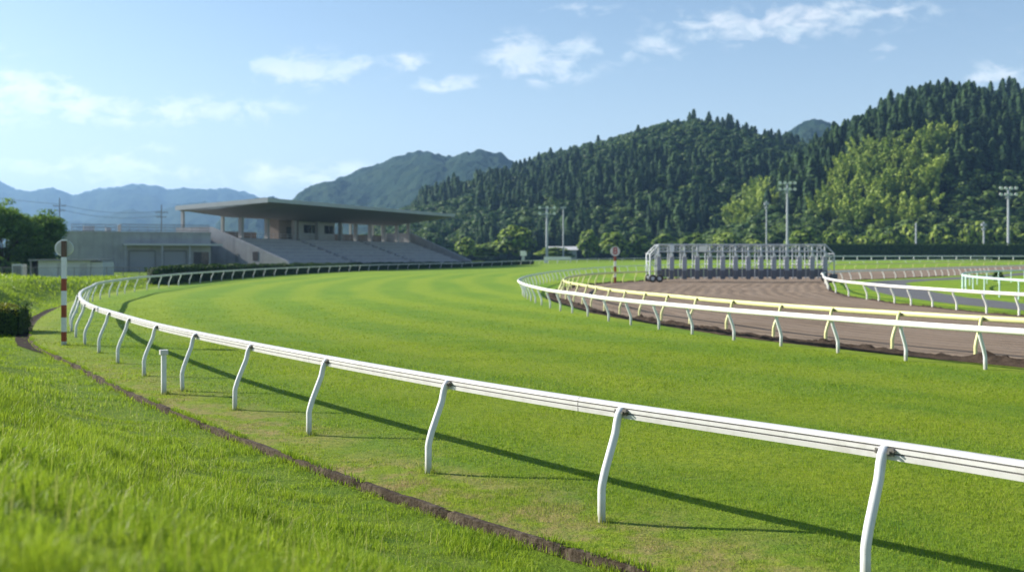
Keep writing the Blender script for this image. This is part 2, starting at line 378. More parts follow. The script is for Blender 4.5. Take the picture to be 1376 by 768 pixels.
# turf and infield: one sheet inside the edging
def dist_out(P):
    r = np.empty(len(P))
    for i in range(0, len(P), 400): r[i:i+400] = np.sqrt(((P[i:i+400, None]-KERB.P[None, ::4])**2).sum(2).min(1))
    return r
bd = [tuple(p) for p in KERB.at(np.concatenate([np.arange(0, 80, .8), np.arange(80, KERB.L, 3.0)]))]
bd += [(418., -11.)]
ins = []
for dd_, st in ((.5, 1.), (1., 1.), (2., 2.), (4., 3.), (7., 4.)):
    qq = np.arange(2, KERB.L-30, st if dd_ < 4 else st); qq = qq[KERB.at(qq)[:, 1] < 330]
    ins += [tuple(p) for p in KERB.off(qq, -dd_)]
for y in np.concatenate([np.arange(-10, 60, 2.), np.arange(60, 226, 6.), [230, 250, 270, 290, 310, 330, 340]]):
    for x in np.concatenate([np.arange(-30, 40, 2. if y < 60 else 6.), np.arange(42, 400, 20.)]): ins.append((float(x), float(y)))
ins = np.array(ins); rr = dist_out(ins)
keep = np.ones(len(ins), bool)
# inside test against the boundary polygon
B = np.array(bd); x0, y0 = B[:, 0], B[:, 1]; x1, y1 = np.roll(x0, -1), np.roll(y0, -1)
for i, (px, py) in enumerate(ins):
    c = ((y0 > py) != (y1 > py)); xx = x0 + (py-y0)*(x1-x0)/np.where(y1 == y0, 1e-9, y1-y0)
    keep[i] = (np.count_nonzero(c & (px < xx)) % 2 == 1) and rr[i] > .35
allp = [Vector(p) for p in bd] + [Vector(p) for p in ins[keep]]
n = len(bd)
vs, es, fs, *_ = delaunay_2d_cdt(allp, [(i, (i+1) % n) for i in range(n)], [list(range(n))], 1, 1e-4)
V = np.array([(v.x, v.y) for v in vs]); TR = np.array([f for f in fs if len(f) == 3])
a = V[TR[:, 0]]; b = V[TR[:, 1]]; c = V[TR[:, 2]]
fl = ((b-a)[:, 0]*(c-a)[:, 1]-(b-a)[:, 1]*(c-a)[:, 0]) < 0; TR[fl] = TR[fl][:, ::-1]
me = np_mesh('turf_track', np.column_stack([V, zg(V[:, 1])]), tris=TR, mats=[M['turf']], attrs={'rd': dist_out(V)}, smooth=True)
tag(link(bpy.data.objects.new('turf_track', me)), kind='structure')
# the kerb: low worn edging that holds the turf
rows = []; qe = np.arange(0, KERB.L*.42, .12); E = KERB.at(qe); EL = KERB.left(qe)
jit = (fbm(qe*1.5, qe*0, 5)-.47)*.05; jz = (fbm(qe*2.6, qe*0+3, 6)-.5)*.035
seg = (np.floor(qe/1.5) % 2)*.012
for i in range(len(qe)):
    o = jit[i]+seg[i]
    gap = .035 if (qe[i] % 1.8) < .12 else 0.
    rows.append([(*(E[i]+EL[i]*(-.05)), -.004), (*(E[i]+EL[i]*(-.0+o-gap)), .012+jz[i]-gap), (*(E[i]+EL[i]*(.05+o-gap)), .008+jz[i]-gap), (*(E[i]+EL[i]*(.056+o-gap*1.2)), -.035+jz[i]*.5), (*(E[i]+EL[i]*(.060+o*1.2-gap)), -.09), (*(E[i]+EL[i]*(.07+o)), -.2)])
mb = MB(); mb.grid(rows, smooth=False); tag(mb.build('kerb', M['kerb'], fix=False), kind='structure')

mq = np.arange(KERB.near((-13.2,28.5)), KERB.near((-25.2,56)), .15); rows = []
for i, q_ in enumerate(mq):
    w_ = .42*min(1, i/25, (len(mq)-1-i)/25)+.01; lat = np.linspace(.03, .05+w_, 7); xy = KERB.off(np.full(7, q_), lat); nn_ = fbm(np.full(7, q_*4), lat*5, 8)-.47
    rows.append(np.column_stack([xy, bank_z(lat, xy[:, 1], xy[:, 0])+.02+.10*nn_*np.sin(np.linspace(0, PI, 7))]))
mb = MB(); mb.grid(rows); tag(mb.build('shaded_soil_ditch', M['shadesoil'], fix=False), kind='structure')  # dark soil strip along the kerb bend, ditch shade put into its colour

def loft(name, A, qa, Bc, qb, mt, nv, dz, lat=None, kind='structure', attr=True):
    rows = []; rd = []
    for s, t in zip(qa, qb):
        p, r = A.at(s) if lat is None else A.off(s, lat[0]), Bc.at(t) if lat is None else Bc.off(t, lat[1])
        f = np.linspace(0, 1, nv)[:, None]; xy = p*(1-f)+r*f
        rows.append(np.column_stack([xy, zg(xy[:, 1])+dz])); rd.append(f[:, 0])
    R = np.array(rows); m, k = R.shape[:2]; idx = np.arange(m*k).reshape(m, k)
    qd = np.stack([idx[:-1, :-1], idx[:-1, 1:], idx[1:, 1:], idx[1:, :-1]], -1).reshape(-1, 4)[:, ::-1]
    me = np_mesh(name, R.reshape(-1, 3), quads=qd, mats=[mt], attrs={'rd': np.array(rd).ravel()}, smooth=True)
    return tag(link(bpy.data.objects.new(name, me)), kind=kind)
anchY = [0, INY.near((12.5,26)), INY.near((7.1,39)), INY.near((3.2,64)), INY.near((5,84)), INY.near((13.5,107)), INY.near((64,199)), INY.L]
anchI = [0, INN.near((24,45)), INN.near((23,57)), INN.near((23.3,66)), INN.near((26,83)), INN.near((35,107)), INN.near((97,185)), INN.L]
tt = np.linspace(0, 7, 260); qa = np.interp(tt, range(8), anchY); qb = np.interp(tt, range(8), anchI)
sm = lambda a: np.convolve(np.pad(a, 12, mode='reflect', reflect_type='odd'), np.ones(25)/25, 'valid')
qa = np.clip(sm(qa), 0, INY.L); qb = np.clip(sm(qb), 0, INN.L)
loft('dirt_track', INY, qa, INN, qb, M['dirt'], 40, .012, (.35, -.25))
qr = np.arange(0, INN.L, 2.0); loft('service_road', INN, qr, INN, qr, M['asphalt'], 6, .008, (-3.4, -7.6))
# churned soil along both edges of the dirt
def ridge(C, q0, q1, lat, w, h, seed):
    qq = np.arange(q0, q1, .13); P = C.at(qq); L = C.left(qq); rows = []
    hh = fbm(qq*1.1, qq*0+seed, seed)*1.3*h; ll = (fbm(qq*.5, qq*0, seed+2)-.47)*.25
    vv = np.linspace(-1, 1, 11)
    for i in range(len(qq)):
        y = P[i][1]; rough = (fbm(np.full(11, qq[i]*5), vv*4+seed, seed+5)-.47)
        z = hh[i]*(1-vv**2)*(1+2.6*rough)+.03*rough; xy = P[i]+L[i]*(lat+ll[i]+vv*w)[:, None]
        rows.append(np.column_stack([xy, z+zg(y)+.005]))
    mb = MB(); mb.grid(rows); return mb
m1 = ridge(INY, 8, INY.near((40,160)), .42, .42, .16, 3); tag(m1.build('soil_ridge', M['soil'], fix=False), kind='structure')
m2 = ridge(INN, 20, INN.near((60,140)), -.1, .22, .08, 9); tag(m2.build('soil_verge', M['soil'], fix=False), kind='structure')
mb = MB(); mb.box(-12000, 12000, -600, 12000, -.9, -.32); tag(mb.build('ground', M['bank']), kind='structure')

# ------------------------------------------------------------------ running rails
PROF_FLAT = [(-.055,-.08),(-.06,-.03),(-.050,-.028),(-.050,-.012),(-.06,-.010),(-.06,.026),(-.050,.028),(-.050,.044),(-.06,.046),(-.054,.07),(-.03,.085),(.03,.085),(.056,.07),(.056,-.08)]
PROF_FLAT = [(a, b*.9) for a, b in PROF_FLAT]
PROF_TUBE = [(.055*math.cos(a), .08*math.sin(a)) for a in np.linspace(0, 2*PI, 12, endpoint=False)]
def post_mesh(lean, h, straight, r, mt, name, hook=True):
    mb = MB(); top = h
    if lean == 0: pts = [(0,0,-.25),(0,0,h)]
    else:
        pts = [(0,0,-.25),(0,0,straight*.85),(.012,0,straight),(.05,0,straight+.12)]
        pts += [(lean-.145,0,h*.80),(lean-.115,0,h*.92),(lean-.095,0,h*.975),(lean-.065,0,h*1.01),(lean-.02,0,h*1.02)] if hook else [(lean,0,h)]
    mb.tube(pts, r, 10, 0, True); return mb.mesh(name, mt)
def rail(name, label, cat, C, lean, h, railm, postm, prof, posts, straight=.42, r=.045, step=.7, bracket=None, q0=0, q1=None, group=None, lo_step=2.5, seams=True):
    """lean: signed sideways reach of each post towards the rail (left of the curve is +)"""
    q1 = C.L if q1 is None else q1
    p0 = C.at(q0); root = thing(name, label, cat, (p0[0], p0[1], float(zg(p0[1]))), group=group)
    inv = Matrix.Translation(-root.location)
    qs = [q0]
    while qs[-1] < q1-.01:
        y = C.at(qs[-1])[1]; qs.append(min(q1, qs[-1]+(step if y < 110 else lo_step)))
    qs = np.array(qs); P = C.off(qs, lean); L = C.left(qs)
    sgn = 1 if lean <= 0 else -1                # profile side with grooves faces away from the track
    P3 = [(p[0]-root.location.x, p[1]-root.location.y, float(zg(p[1]))+h-root.location.z) for p in P]
    mb = MB(); mb.sweep(P3, L*(-sgn), prof, smooth=prof is PROF_TUBE)
    ro = mb.build('rail', railm, root)
    if prof is PROF_FLAT:
        ro.data.materials.append(M['groove'])
        for f in ro.data.polygons:
            k = [v % len(prof) for v in f.vertices]
            if set(k) == {2, 3} or set(k) == {6, 7}: f.material_index = 1
    if prof is PROF_FLAT:
        for k_, s_ in enumerate(posts[:22:2]):
            qj = np.array([s_+.62, s_+.628]); Pj = C.off(qj, lean); mb = MB()
            mb.sweep([(p[0]-root.location.x, p[1]-root.location.y, float(zg(p[1]))+h-root.location.z) for p in Pj], C.left(qj)*(-sgn), [(a*1.02, b*1.012) for a, b in prof]); mb.build('joint', [M['bracket']], ro)
    me = post_mesh(abs(lean), h-.005, straight, r, postm, name+'_post')
    bm_ = None
    if bracket is not None:
        b = MB(); e_ = abs(lean)
        b.box(e_-.085, e_-.061, -.095, -.04, h-.035, h+.03); b.box(e_-.10, e_-.064, -.085, -.05, h-.015, h+.012)
        b.tube([(e_-.125,-.068,h-.002),(e_-.06,-.068,h-.002)], .013, 6); b.tube([(e_-.115,-.105,h+.012),(e_-.06,-.105,h+.012)], .010, 6)
        b.tube([(e_-.10,.06,h-.01),(e_-.06,.06,h-.01)], .012, 6); b.box(e_-.078, e_-.061, .03, .075, h-.03, h+.015); b.box(e_-.0655, e_-.0612, -.09, .07, h-.02, h+.005)
        bm_ = b.mesh(name+'_bracket', bracket)
    for s in posts:
        p = C.at(s); l = C.left(s)*(1 if lean >= 0 else -1)
        o = link(bpy.data.objects.new('post', me), root)
        o.location = (p[0]-root.location.x, p[1]-root.location.y, float(zg(p[1]))-root.location.z)
        o.rotation_euler = (random.gauss(0, .008), random.gauss(0, .012), math.atan2(l[1], l[0]))
        if bm_ is not None and p[1] < 70: link(bpy.data.objects.new('bracket', bm_), o)
    return root
def spaced(C, q0, q1, fn):
    r = [q0]
    while True:
        s = r[-1]+fn(*C.at(r[-1]))
        if s > q1: return r
        r.append(s)
near_q = [OUT.near(p) for p in near_posts]
sp_out = lambda x, y: 3.15 if y < 58 else 3.15+(min(y, 130)-58)*.03 if y < 130 else 5.6 if y < 330 else 7.0
far_q = spaced(OUT, near_q[-1]+3.2, OUT.near((60,326)), sp_out)
outer_posts = [near_q[0]-3.05*k for k in (3, 2, 1)] + near_q + far_q[:86]
rail('running_rail', 'long white grooved outer rail on bent white posts sweeping round the turf from the foreground', 'running rail', OUT, -.35, 1.115,
     [M['white']], [M['postwhite']], PROF_FLAT, outer_posts, .40, .043, .6, [M['bracket']], q0=near_q[0]-9.6, q1=outer_posts[-1]+.5)
wq = [INW.near(U(*p)) for p in wp]
w_posts = [wq[0]-2.45*k for k in (2, 1)] + wq + spaced(INW, wq[-1]+2.6, INW.near((150,304)), lambda x, y: 2.7 if y < 80 else 3.4 if y < 130 else 6.0)[:82]
rail('running_rail', 'bright white inner rail with grey posts leaning out over the turf, beside the dirt', 'running rail', INW, .33, 1.0,
     [M['offwhite']], [M['postwhite']], PROF_TUBE, w_posts, .36, .048, .7, [M['darkbracket']], q0=w_posts[0]-1, q1=w_posts[-1]+.5)
yq = [INY.near(U(*p)) for p in yp]
y_posts = [yq[0]-2.7] + yq[:4] + [(yq[3]+yq[4])/2] + yq[4:] + spaced(INY, yq[-1]+2.7, INY.near((225,297)), lambda x, y: 2.9 if y < 120 else 6.0)[:80]
rail('running_rail', 'pale yellow rail on yellow posts leaning over the outer edge of the dirt track', 'running rail', INY, -.36, 1.08,
     [M['yellow']], [M['yellow']], PROF_TUBE, y_posts, .38, .05, .7, [M['darkbracket']], q0=y_posts[0]-1, q1=y_posts[-1]+.5)
iq = [INN.near(U(*p)) for p in ip]
i_posts = [iq[0]-2.6] + iq + spaced(INN, iq[-1]+3.2, INN.near((210,249)), lambda x, y: 3.2 if y < 160 else 6.0)[:80]
rail('running_rail', 'cream white rail round the inside of the dirt bend, beside the asphalt road', 'running rail', INN, .33, 1.03,
     [M['offwhite']], [M['offwhite']], PROF_TUBE, i_posts, .4, .05, .7, q0=i_posts[0]-1, q1=i_posts[-1]+.5)
g_posts = spaced(GRN, GRN.near((31.2,56)), GRN.L-1, lambda x, y: 3.6)
rail('running_rail', 'mint green rail on straight posts curving round the infield grass beyond the asphalt', 'running rail', GRN, 0, 1.22,
     [M['mint']], [M['mint']], PROF_TUBE, g_posts, r=.05, q0=g_posts[0]-.4, q1=g_posts[-1]+.4)

FAR = [(.13*math.cos(a), .17*math.sin(a)) for a in np.linspace(0, 2*PI, 10, endpoint=False)]
rail('running_rail', 'thick pale rail on straight posts in front of the long dark hedge', 'running rail', OUT, 0, 1.45,
     [M['postwhite']], [M['postwhite']], FAR, spaced(OUT, OUT.near((66,328.5)), OUT.near((240,353)), lambda x, y: 5.2), r=.13, q0=OUT.near((62,327)), q1=OUT.near((242,353)))

# ------------------------------------------------------------------ distance markers and small posts
x, y = U(86, 463.5)
t = thing('marker_post', 'red and white banded pole with a round grey disc beside the near rail', 'marker post', (x, y, 0), .25)
H = 3.3; bands = [(.0,.12,1),(.12,.42,2),(.42,.86,0),(.86,1.24,2),(1.24,1.68,0),(1.68,2.06,2),(2.06,2.48,0),(2.48,2.72,0)]
mb = MB()
for a, b, m in bands: mb.box(-.07, .07, -.07, .07, a, b, m)
mb.box(-.07, .07, -.07, .07, 2.72, 3.22, 3); mb.box(-.078, .078, -.078, .078, 3.22, 3.27, 0)
mb.build('pole', [M['postwhite'], M['steel'], M['redbrown'], M['darkdisc']], t)
mb = MB(); mb.disc((0, .15, 3.0), (.0, 1, 0), .245, .12, 32); mb.build('disc', [M['disc']], t)
mb = MB(); mb.disc((-.035, .16, 3.0), (.0, 1, 0), .258, .04, 32); mb.build('rim', [M['postwhite']], t)
x, y = U(826.5, 380.2)
t = thing('marker_post', 'round white disc with a red number on a banded pole, beside the starting gate', 'marker post', (x, y, 0), 0)
mb = MB()
for i, (a, b) in enumerate(((0,.6),(.6,1.15),(1.15,1.7),(1.7,2.25),(2.25,2.75))): mb.box(-.12, .12, -.1, .1, a, b, i % 2)
mb.build('pole', [M['redbrown'], M['offwhite']], t)
mb = MB(); mb.disc((0, -.13, 3.25), (0, 1, 0), .5, .06, 32); dsc = mb.build('disc', [M['white']], t)
fc = bpy.data.curves.new('number', 'FONT'); fc.body = '8'; fc.size = 1.0; fc.align_x = 'CENTER'; fc.align_y = 'CENTER'; fc.extrude = .008; fc.offset = .015
fo = bpy.data.objects.new('tmp', fc); COL.objects.link(fo); bpy.context.view_layer.update()
me = bpy.data.meshes.new_from_object(fo.evaluated_get(bpy.context.evaluated_depsgraph_get())); bpy.data.objects.remove(fo)
me.materials.clear(); me.materials.append(M['signred'])
no = link(bpy.data.objects.new('number', me), dsc); no.location = (0, -.17, 3.25); no.rotation_euler = (PI/2, 0, 0)
x, y = U(220, 529)
t = thing('stub_post', 'short white square stake with a wider cap standing in the turf outside the near rail', 'stake', (x, y, 0), .5)
mb = MB(); mb.box(-.045, .045, -.045, .045, -.1, .79); mb.build('stake', [M['postwhite']], t)
mb = MB(); mb.box(-.075, .075, -.075, .075, .79, .88); mb.build('cap', [M['white']], t)

# ------------------------------------------------------------------ starting gate
GX0, GX1, GY = 15.5, 33.0, 105.0
NS = 14; sp = (GX1-GX0)/(NS-1)
gate = thing('starting_gate', 'grey steel starting gate with a long row of padded stalls standing across the dirt', 'starting gate', (GX0, GY, 0), 0)
HT = 3.95; DEP = 2.6; zt = float(0)
stall = None
for i in range(NS):
    if stall is None:
        mb = MB(); mb.tube([(0,0,2.3),(0,0,HT)], .10, 8); mb.box(-.08,.08,-.06,.06,1.2,2.4); mb.tube([(0,DEP,.35),(0,DEP,HT)], .07, 8)
        mb.tube([(0,0,HT-.05),(0,DEP,HT-.05)], .06, 6); mb.tube([(0,0,1.9),(0,DEP,1.9)], .05, 6); mb.tube([(0,0,.5),(0,DEP,.5)], .05, 6); mb.tube([(0,1.3,.5),(0,1.3,HT)], .04, 6)
        mb.box(-.05, .05, -.05, .05, .28, 1.2)
        stall = mb.build('stall_partition', [M['steel']], gate)
        p = MB(); p.box(-.24, .24, -.13, .16, 1.25, 2.62); p.box(-.2, .2, -.15, .14, 2.62, 2.72); pad = p.build('pad', [M['pad']], stall)
        p = MB(); p.box(-.23, .23, -.14, .15, .33, 1.25); dp = p.build('lower_pad', [M['darkpad']], stall)
        p = MB(); p.tube([(0,-.16,2.70),(0,-.16,2.98)], [.13,.17], 10); lm = p.build('latch_housing', [M['lamp']], stall)
        s = stall
    else: s = copy_tree(stall, gate)
    s.location = (i*sp, 0, 0)
door = None
for i in range(NS-1):
    for side in (0, 1):
        if door is None:
            mb = MB(); mb.box(.27, sp/2-.06, -.05, .05, .55, 1.45); mb.box(sp/2-.06, sp/2-.015, -.03, .03, .4, 1.55, 1)
            door = mb.build('front_door', [M['darkpad'], M['pad']], gate); d = door
        else: d = door.copy(); COL.objects.link(d)
        d.parent = gate; d.location = ((i+side)*sp, 0, 0); d.scale = (1 if side == 0 else -1, 1, 1)
for yy, nm in ((-.02, 'front_truss'), (DEP, 'rear_truss')):
    mb = MB(); L_ = GX1-GX0
    mb.tube([(-.1,yy,HT),(L_+.1,yy,HT)], .075, 8); mb.tube([(-.1,yy,HT-.72),(L_+.1,yy,HT-.72)], .06, 8)
    for i in range(NS-1):
        a, b = i*sp, (i+1)*sp
        mb.tube([(a+.1,yy,HT-.7),(b-.1,yy,HT-.05)], .03, 6); mb.tube([(a+.1,yy,HT-.05),(b-.1,yy,HT-.7)], .03, 6)
    mb.build(nm, [M['steel']], gate)
mb = MB()
for i in range(0, NS-1): mb.tube([(i*sp,0,HT),((i+1)*sp,DEP,HT)], .035, 6)
mb.build('roof_bracing', [M['steel']], gate)
end = None
for s, xo in ((-1, 0), (1, GX1-GX0)):
    mb = MB()
    for yy in (-.1, DEP):
        mb.tube([(0,yy,HT),(s*.95,yy,HT-.95),(s*.95,yy,.45)], .075, 8); mb.tube([(0,yy,HT-.72),(s*.9,yy,HT-1.6)], .05, 6); mb.tube([(0,yy,1.6),(s*.95,yy,2.4)], .045, 6)
        mb.tube([(0,yy,.5),(s*.95,yy,.5)], .06, 6)
    for z in (HT-.95, 2.2, .5): mb.tube([(s*.95,-.1,z),(s*.95,DEP,z)], .055, 6)
    mb.tube([(s*.95,-.1,.5),(s*.95,DEP,2.2)], .04, 6)
    e = mb.build('end_frame', [M['steel']], gate); e.location = (xo, 0, 0)
for xw, yw in ((-.75,-.75),(-.05,-.72),(GX1-GX0+.8,-.2),(-.75,DEP-.2),(GX1-GX0+.75,DEP-.2)):
    mb = MB(); ring = [(0, .30*math.cos(a), .30*math.sin(a)+.42) for a in np.linspace(0, 2*PI, 21)]
    mb.tube(ring, .12, 8, 0, False); w = mb.build('tyre', [M['rubber']], gate); w.location = (xw, yw, 0); w.rotation_euler = (0, 0, PI/2*.78)
    mb = MB(); mb.disc((0,0,.42), (1,0,0), .2, .14, 16); mb.build('rim', [M['steel']], w)
mb = MB(); mb.box(3.42*sp-.42+.0, 3.42*sp+.42, -.14, -.10, HT-.72, HT-.12); mb.build('notice_board', [M['offwhite']], gate)
mb = MB(); mb.box(1*sp-.22, 1*sp+.22, -.20, -.12, HT-.75, HT-.05); mb.build('indicator_panel', [M['lamp']], gate)
mb = MB(); mb.box(GX1-GX0+.55, GX1-GX0+1.15, -.6, .2, .12, .9); mb.build('tow_box', [M['darkpad']], gate)

# ------------------------------------------------------------------ foliage makers (arrays: V, quads, material index, tint)
def quads_at(C, Nn, size, asp=1.0, jit=.5, rng=RNG):
    """leaf quads: centre, outward normal, size"""
    n = len(C); Nn = Nn + rng.normal(0, jit, (n, 3)); Nn /= np.linalg.norm(Nn, axis=1, keepdims=True)+1e-9
    R = rng.normal(0, 1, (n, 3)); A = np.cross(Nn, R); A /= np.linalg.norm(A, axis=1, keepdims=True)+1e-9; Bv = np.cross(Nn, A)
    s = (size*rng.uniform(.6, 1.3, n))[:, None]
    V = np.stack([C-A*s*.5, C-Bv*s*.42*asp+A*s*.05, C+A*s*.55, C+Bv*s*.42*asp+A*s*.05], 1).reshape(-1, 3)
    return V, np.arange(4*n).reshape(n, 4)
def ico(sub=1):
    bm = bmesh.new(); bmesh.ops.create_icosphere(bm, subdivisions=sub, radius=1); v = np.array([p.co[:] for p in bm.verts]); f = np.array([[q.index for q in p.verts] for p in bm.faces]); bm.free(); return v, f
ICO1 = ico(1); ICO2 = ico(2)
class Tree:
    def __init__(s): s.V = []; s.Q = []; s.T = []; s.mq = []; s.mt = []; s.tint = []; s.n = 0
    def quad(s, V, Q, m, tint):
        s.V.append(V); s.Q.append(Q+s.n); s.mq.append(np.full(len(Q), m)); s.tint.append(np.broadcast_to(tint, (len(V),)) if np.ndim(tint) == 0 else tint); s.n += len(V)
    def tri(s, V, T, m, tint=0.0):
        s.V.append(V); s.T.append(T+s.n); s.mt.append(np.full(len(T), m)); s.tint.append(np.full(len(V), tint)); s.n += len(V)
    def arrays(s):
        V = np.vstack(s.V); Q = np.vstack(s.Q) if s.Q else np.zeros((0, 4), int); T = np.vstack(s.T) if s.T else np.zeros((0, 3), int)
        return V, Q, T, np.concatenate(s.mq+s.mt), np.concatenate(s.tint)
    def mesh(s, name, mats):
        V, Q, T, mi, ti = s.arrays(); return np_mesh(name, V, T, Q, mats, {'tint': ti}, cat=mi)
def tree_cedar(seed, nq=330):
    r = np.random.default_rng(seed); t = Tree(); H = 1.0
    n = 7; zc = np.array([.04, .3, .6, .97]); rc = np.array([.10, .105, .07, .0]); V = []; 
    for z, rr in zip(zc, rc):
        a = np.arange(n)*2*PI/n+z*3; V.append(np.column_stack([np.cos(a)*rr, np.sin(a)*rr, np.full(n, z)]))
    Tn = []
    for i in range(3):
        for k in range(n):
            a_, b_, c_, d_ = i*n+k, i*n+(k+1) % n, (i+1)*n+(k+1) % n, (i+1)*n+k; Tn += [(a_, b_, c_), (a_, c_, d_)]
    t.tri(np.vstack(V), np.array(Tn), 1, .0)
    u = r.uniform(.05, .985, nq)**.95; az = r.uniform(0, 2*PI, nq)
    lob = .8+.25*np.sin(az*3+u*9+seed)+r.normal(0, .1, nq)
    rad = .165*(1-u)**.52*lob+.008
    d = np.column_stack([np.cos(az), np.sin(az), np.zeros(nq)]); sd = np.column_stack([-np.sin(az), np.cos(az), np.zeros(nq)])
    ln = .075*(1-u)**.4+.02; w = (.036*(1-u)**.4+.010)
    base = d*np.maximum(rad-ln, 0)[:, None]+np.array([0, 0, 1])*(u+.02)[:, None]; tip = d*rad[:, None]+np.array([0, 0, 1])*(u-.03-r.uniform(0, .025, nq))[:, None]
    mid = (base+tip)/2+np.array([0, 0, .012])
    V = np.stack([base, mid-sd*w[:, None], tip, mid+sd*w[:, None]], 1).reshape(-1, 3)
    t.quad(V, np.arange(4*nq).reshape(nq, 4), 0, np.repeat(np.clip(.15+.6*u*r.uniform(.3, 1.2, nq), 0, 1), 4)); return t
def tree_broad(seed, nq=520, nb=9, flat=1.0, lq=.095):
    r = np.random.default_rng(seed); t = Tree()     # unit: height 1, radius about .45
    for k in range(nb):
        az = k*2.4+r.uniform(0, .8); lay = (k+.5)/nb
        rr = .27*(1-lay**2)**.5*r.uniform(.75, 1.1)+.02; c = np.array([math.cos(az)*rr, math.sin(az)*rr, (.28+.5*lay)*flat+r.uniform(-.04, .04)]); R = r.uniform(.15, .215)*(1-.2*lay)
        v, f = ICO1; t.tri(c+v*R*.8*np.array([1, 1, .85]), f, 1)
        n = nq//nb; d = r.normal(0, 1, (n, 3)); d[:, 2] = d[:, 2]*.9+.25; d /= np.linalg.norm(d, axis=1, keepdims=True)
        C = c+d*R*r.uniform(.82, 1.1, (n, 1))*np.array([1, 1, .85]); V, Q = quads_at(C, d+np.array([0, 0, .25]), lq, 1.1, .35, r)
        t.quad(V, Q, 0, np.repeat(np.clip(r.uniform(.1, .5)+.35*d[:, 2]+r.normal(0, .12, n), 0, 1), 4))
    return t
def tree_bamboo(seed, nc=6, per=85):
    r = np.random.default_rng(seed); t = Tree()
    v, f = ICO1; t.tri(v*np.array([.13, .13, .24])+np.array([0, 0, .26]), f, 1)
    for k in range(nc):
        az = r.uniform(0, 2*PI); b = r.uniform(.05, .24); h = r.uniform(.65, 1.0); out = r.uniform(.06, .22)
        u = np.concatenate([np.linspace(.28, 1, per)]); dx = b+out*u**2.5
        z = h*(u-.28*np.maximum(u-.72, 0)**1.3*2.2); wd = .105*np.sin(np.clip((u-.18)*PI/.86, 0, PI))**.7*(1.2-.75*u)+.008
        st = np.column_stack([np.cos(az)*dx, np.sin(az)*dx, z]); st = np.vstack([[np.cos(az)*b, np.sin(az)*b, 0], st]); sw = np.array([-np.sin(az), np.cos(az), 0])*.004
        VS = np.stack([st-sw, st+sw], 1).reshape(-1, 3); i_ = np.arange(len(st)-1)*2; t.quad(VS, np.stack([i_, i_+1, i_+3, i_+2], 1), 0, .2)
        C = np.column_stack([np.cos(az)*dx, np.sin(az)*dx, z])
        of = r.normal(0, 1, (per, 3)); of /= np.linalg.norm(of, axis=1, keepdims=True); C = C+of*(wd*r.uniform(.6, 1.1, per))[:, None]
        out_n = of+np.array([0, 0, .25])
        V, Q = quads_at(C, out_n, .078, .65, .35, r); t.quad(V, Q, 0, np.repeat(np.clip(r.uniform(-.1, .45)+.65*(u-.3)+r.normal(0, .1, per), 0, 1), 4))
    return t

# ------------------------------------------------------------------ hills
def interp(pts, x): pts = sorted(pts); return np.interp(x, [p[0] for p in pts], [p[1] for p in pts])
class Hill:
    def __init__(s, ridge, d0, d1, tree_px, seed, rough=1.0, back=1.6, nb=.5):
        s.r, s.d0, s.d1, s.tp, s.seed, s.rough, s.back = ridge, d0, d1, tree_px, seed, rough, back
        s.pmin, s.pmax = min(p[0] for p in ridge), max(p[0] for p in ridge)
    def ridge_d(s, px): return s.d1*(1+.07*np.sin(np.asarray(px)*.013+s.seed))
    def height(s, px, d):
        px = np.asarray(px, float); d = np.asarray(d, float); dr = s.ridge_d(px)
        zr = (YH-interp(s.r, px)-s.tp)*dr/F + CAMH; zr = np.maximum(zr, 0)
        t = np.clip((d-s.d0)/(dr-s.d0), 0, 3); x = px*d/F
        up = np.sin(np.clip(t, 0, 1)*PI/2)**1.15; dn = np.clip(1-((t-1)/(s.back-.2))**2*1.0, -.1, 1)
        spur = (fbm(x*.012*900/s.d1+s.seed, d*.006*900/s.d1, s.seed, 4)-.47)*s.rough
        prof = np.where(t <= 1, up, dn)
        return zr*prof*(1+spur*np.clip(4*t*(1-t), 0, 1)*.9)
    def build(s, name, mt, npx, nd, lump=0.0):
        px = np.linspace(s.pmin, s.pmax, npx); tt = np.concatenate([np.linspace(0, 1, nd), 1+np.linspace(0, 1, nd//3+2)[1:]*(s.back-.4)])
        PX, T = np.meshgrid(px, tt, indexing='ij'); D = s.d0+T*(s.ridge_d(PX)-s.d0); Z = s.height(PX, D)
        X = (PX-688)/F*D
        if lump:
            Z = Z+lump*(fbm(X/lump/2.2, D/lump/2.2, s.seed+9, 3)-.4)*2*np.clip(Z/lump/6, 0, 1)
        Z = np.where(T == 0, np.minimum(Z, 0)-.6, Z)
        m, k = PX.shape; idx = np.arange(m*k).reshape(m, k)
        qd = np.stack([idx[:-1, :-1], idx[1:, :-1], idx[1:, 1:], idx[:-1, 1:]], -1).reshape(-1, 4)
        me = np_mesh(name, np.stack([X, D, Z], -1).reshape(-1, 3), quads=qd, mats=[mt], smooth=True)
        return tag(link(bpy.data.objects.new(name, me)), kind='structure')
R_RIGHT = Hill([(880,344),(930,318),(960,285),(1000,247),(1040,217),(1080,194),(1110,180),(1150,160),(1200,136),(1250,120),(1300,113),(1376,110),(1450,106),(1600,122),(1900,200)], 445, 740, 40, 2)
R_MID = Hill([(430,344),(500,300),(540,272),(570,258),(600,246),(650,230),(700,213),(730,203),(770,192),(800,181),(850,171),(900,166),(940,172),(980,181),(1020,187),(1060,191),(1100,204),(1160,215),(1300,240)], 500, 960, 30, 5)
hr = R_RIGHT.build('hill', M['hill'], 130, 50); hm = R_MID.build('hill', M['hill'], 130, 50)
Hill([(330,344),(400,266),(430,252),(470,236),(500,226),(530,212),(560,205),(580,206),(600,212),(620,208),(650,204),(670,208),(690,216),(740,240),(800,262),(900,300)], 1500, 2300, 2, 8, .9).build('mountain', M['mount'], 400, 110, 11)
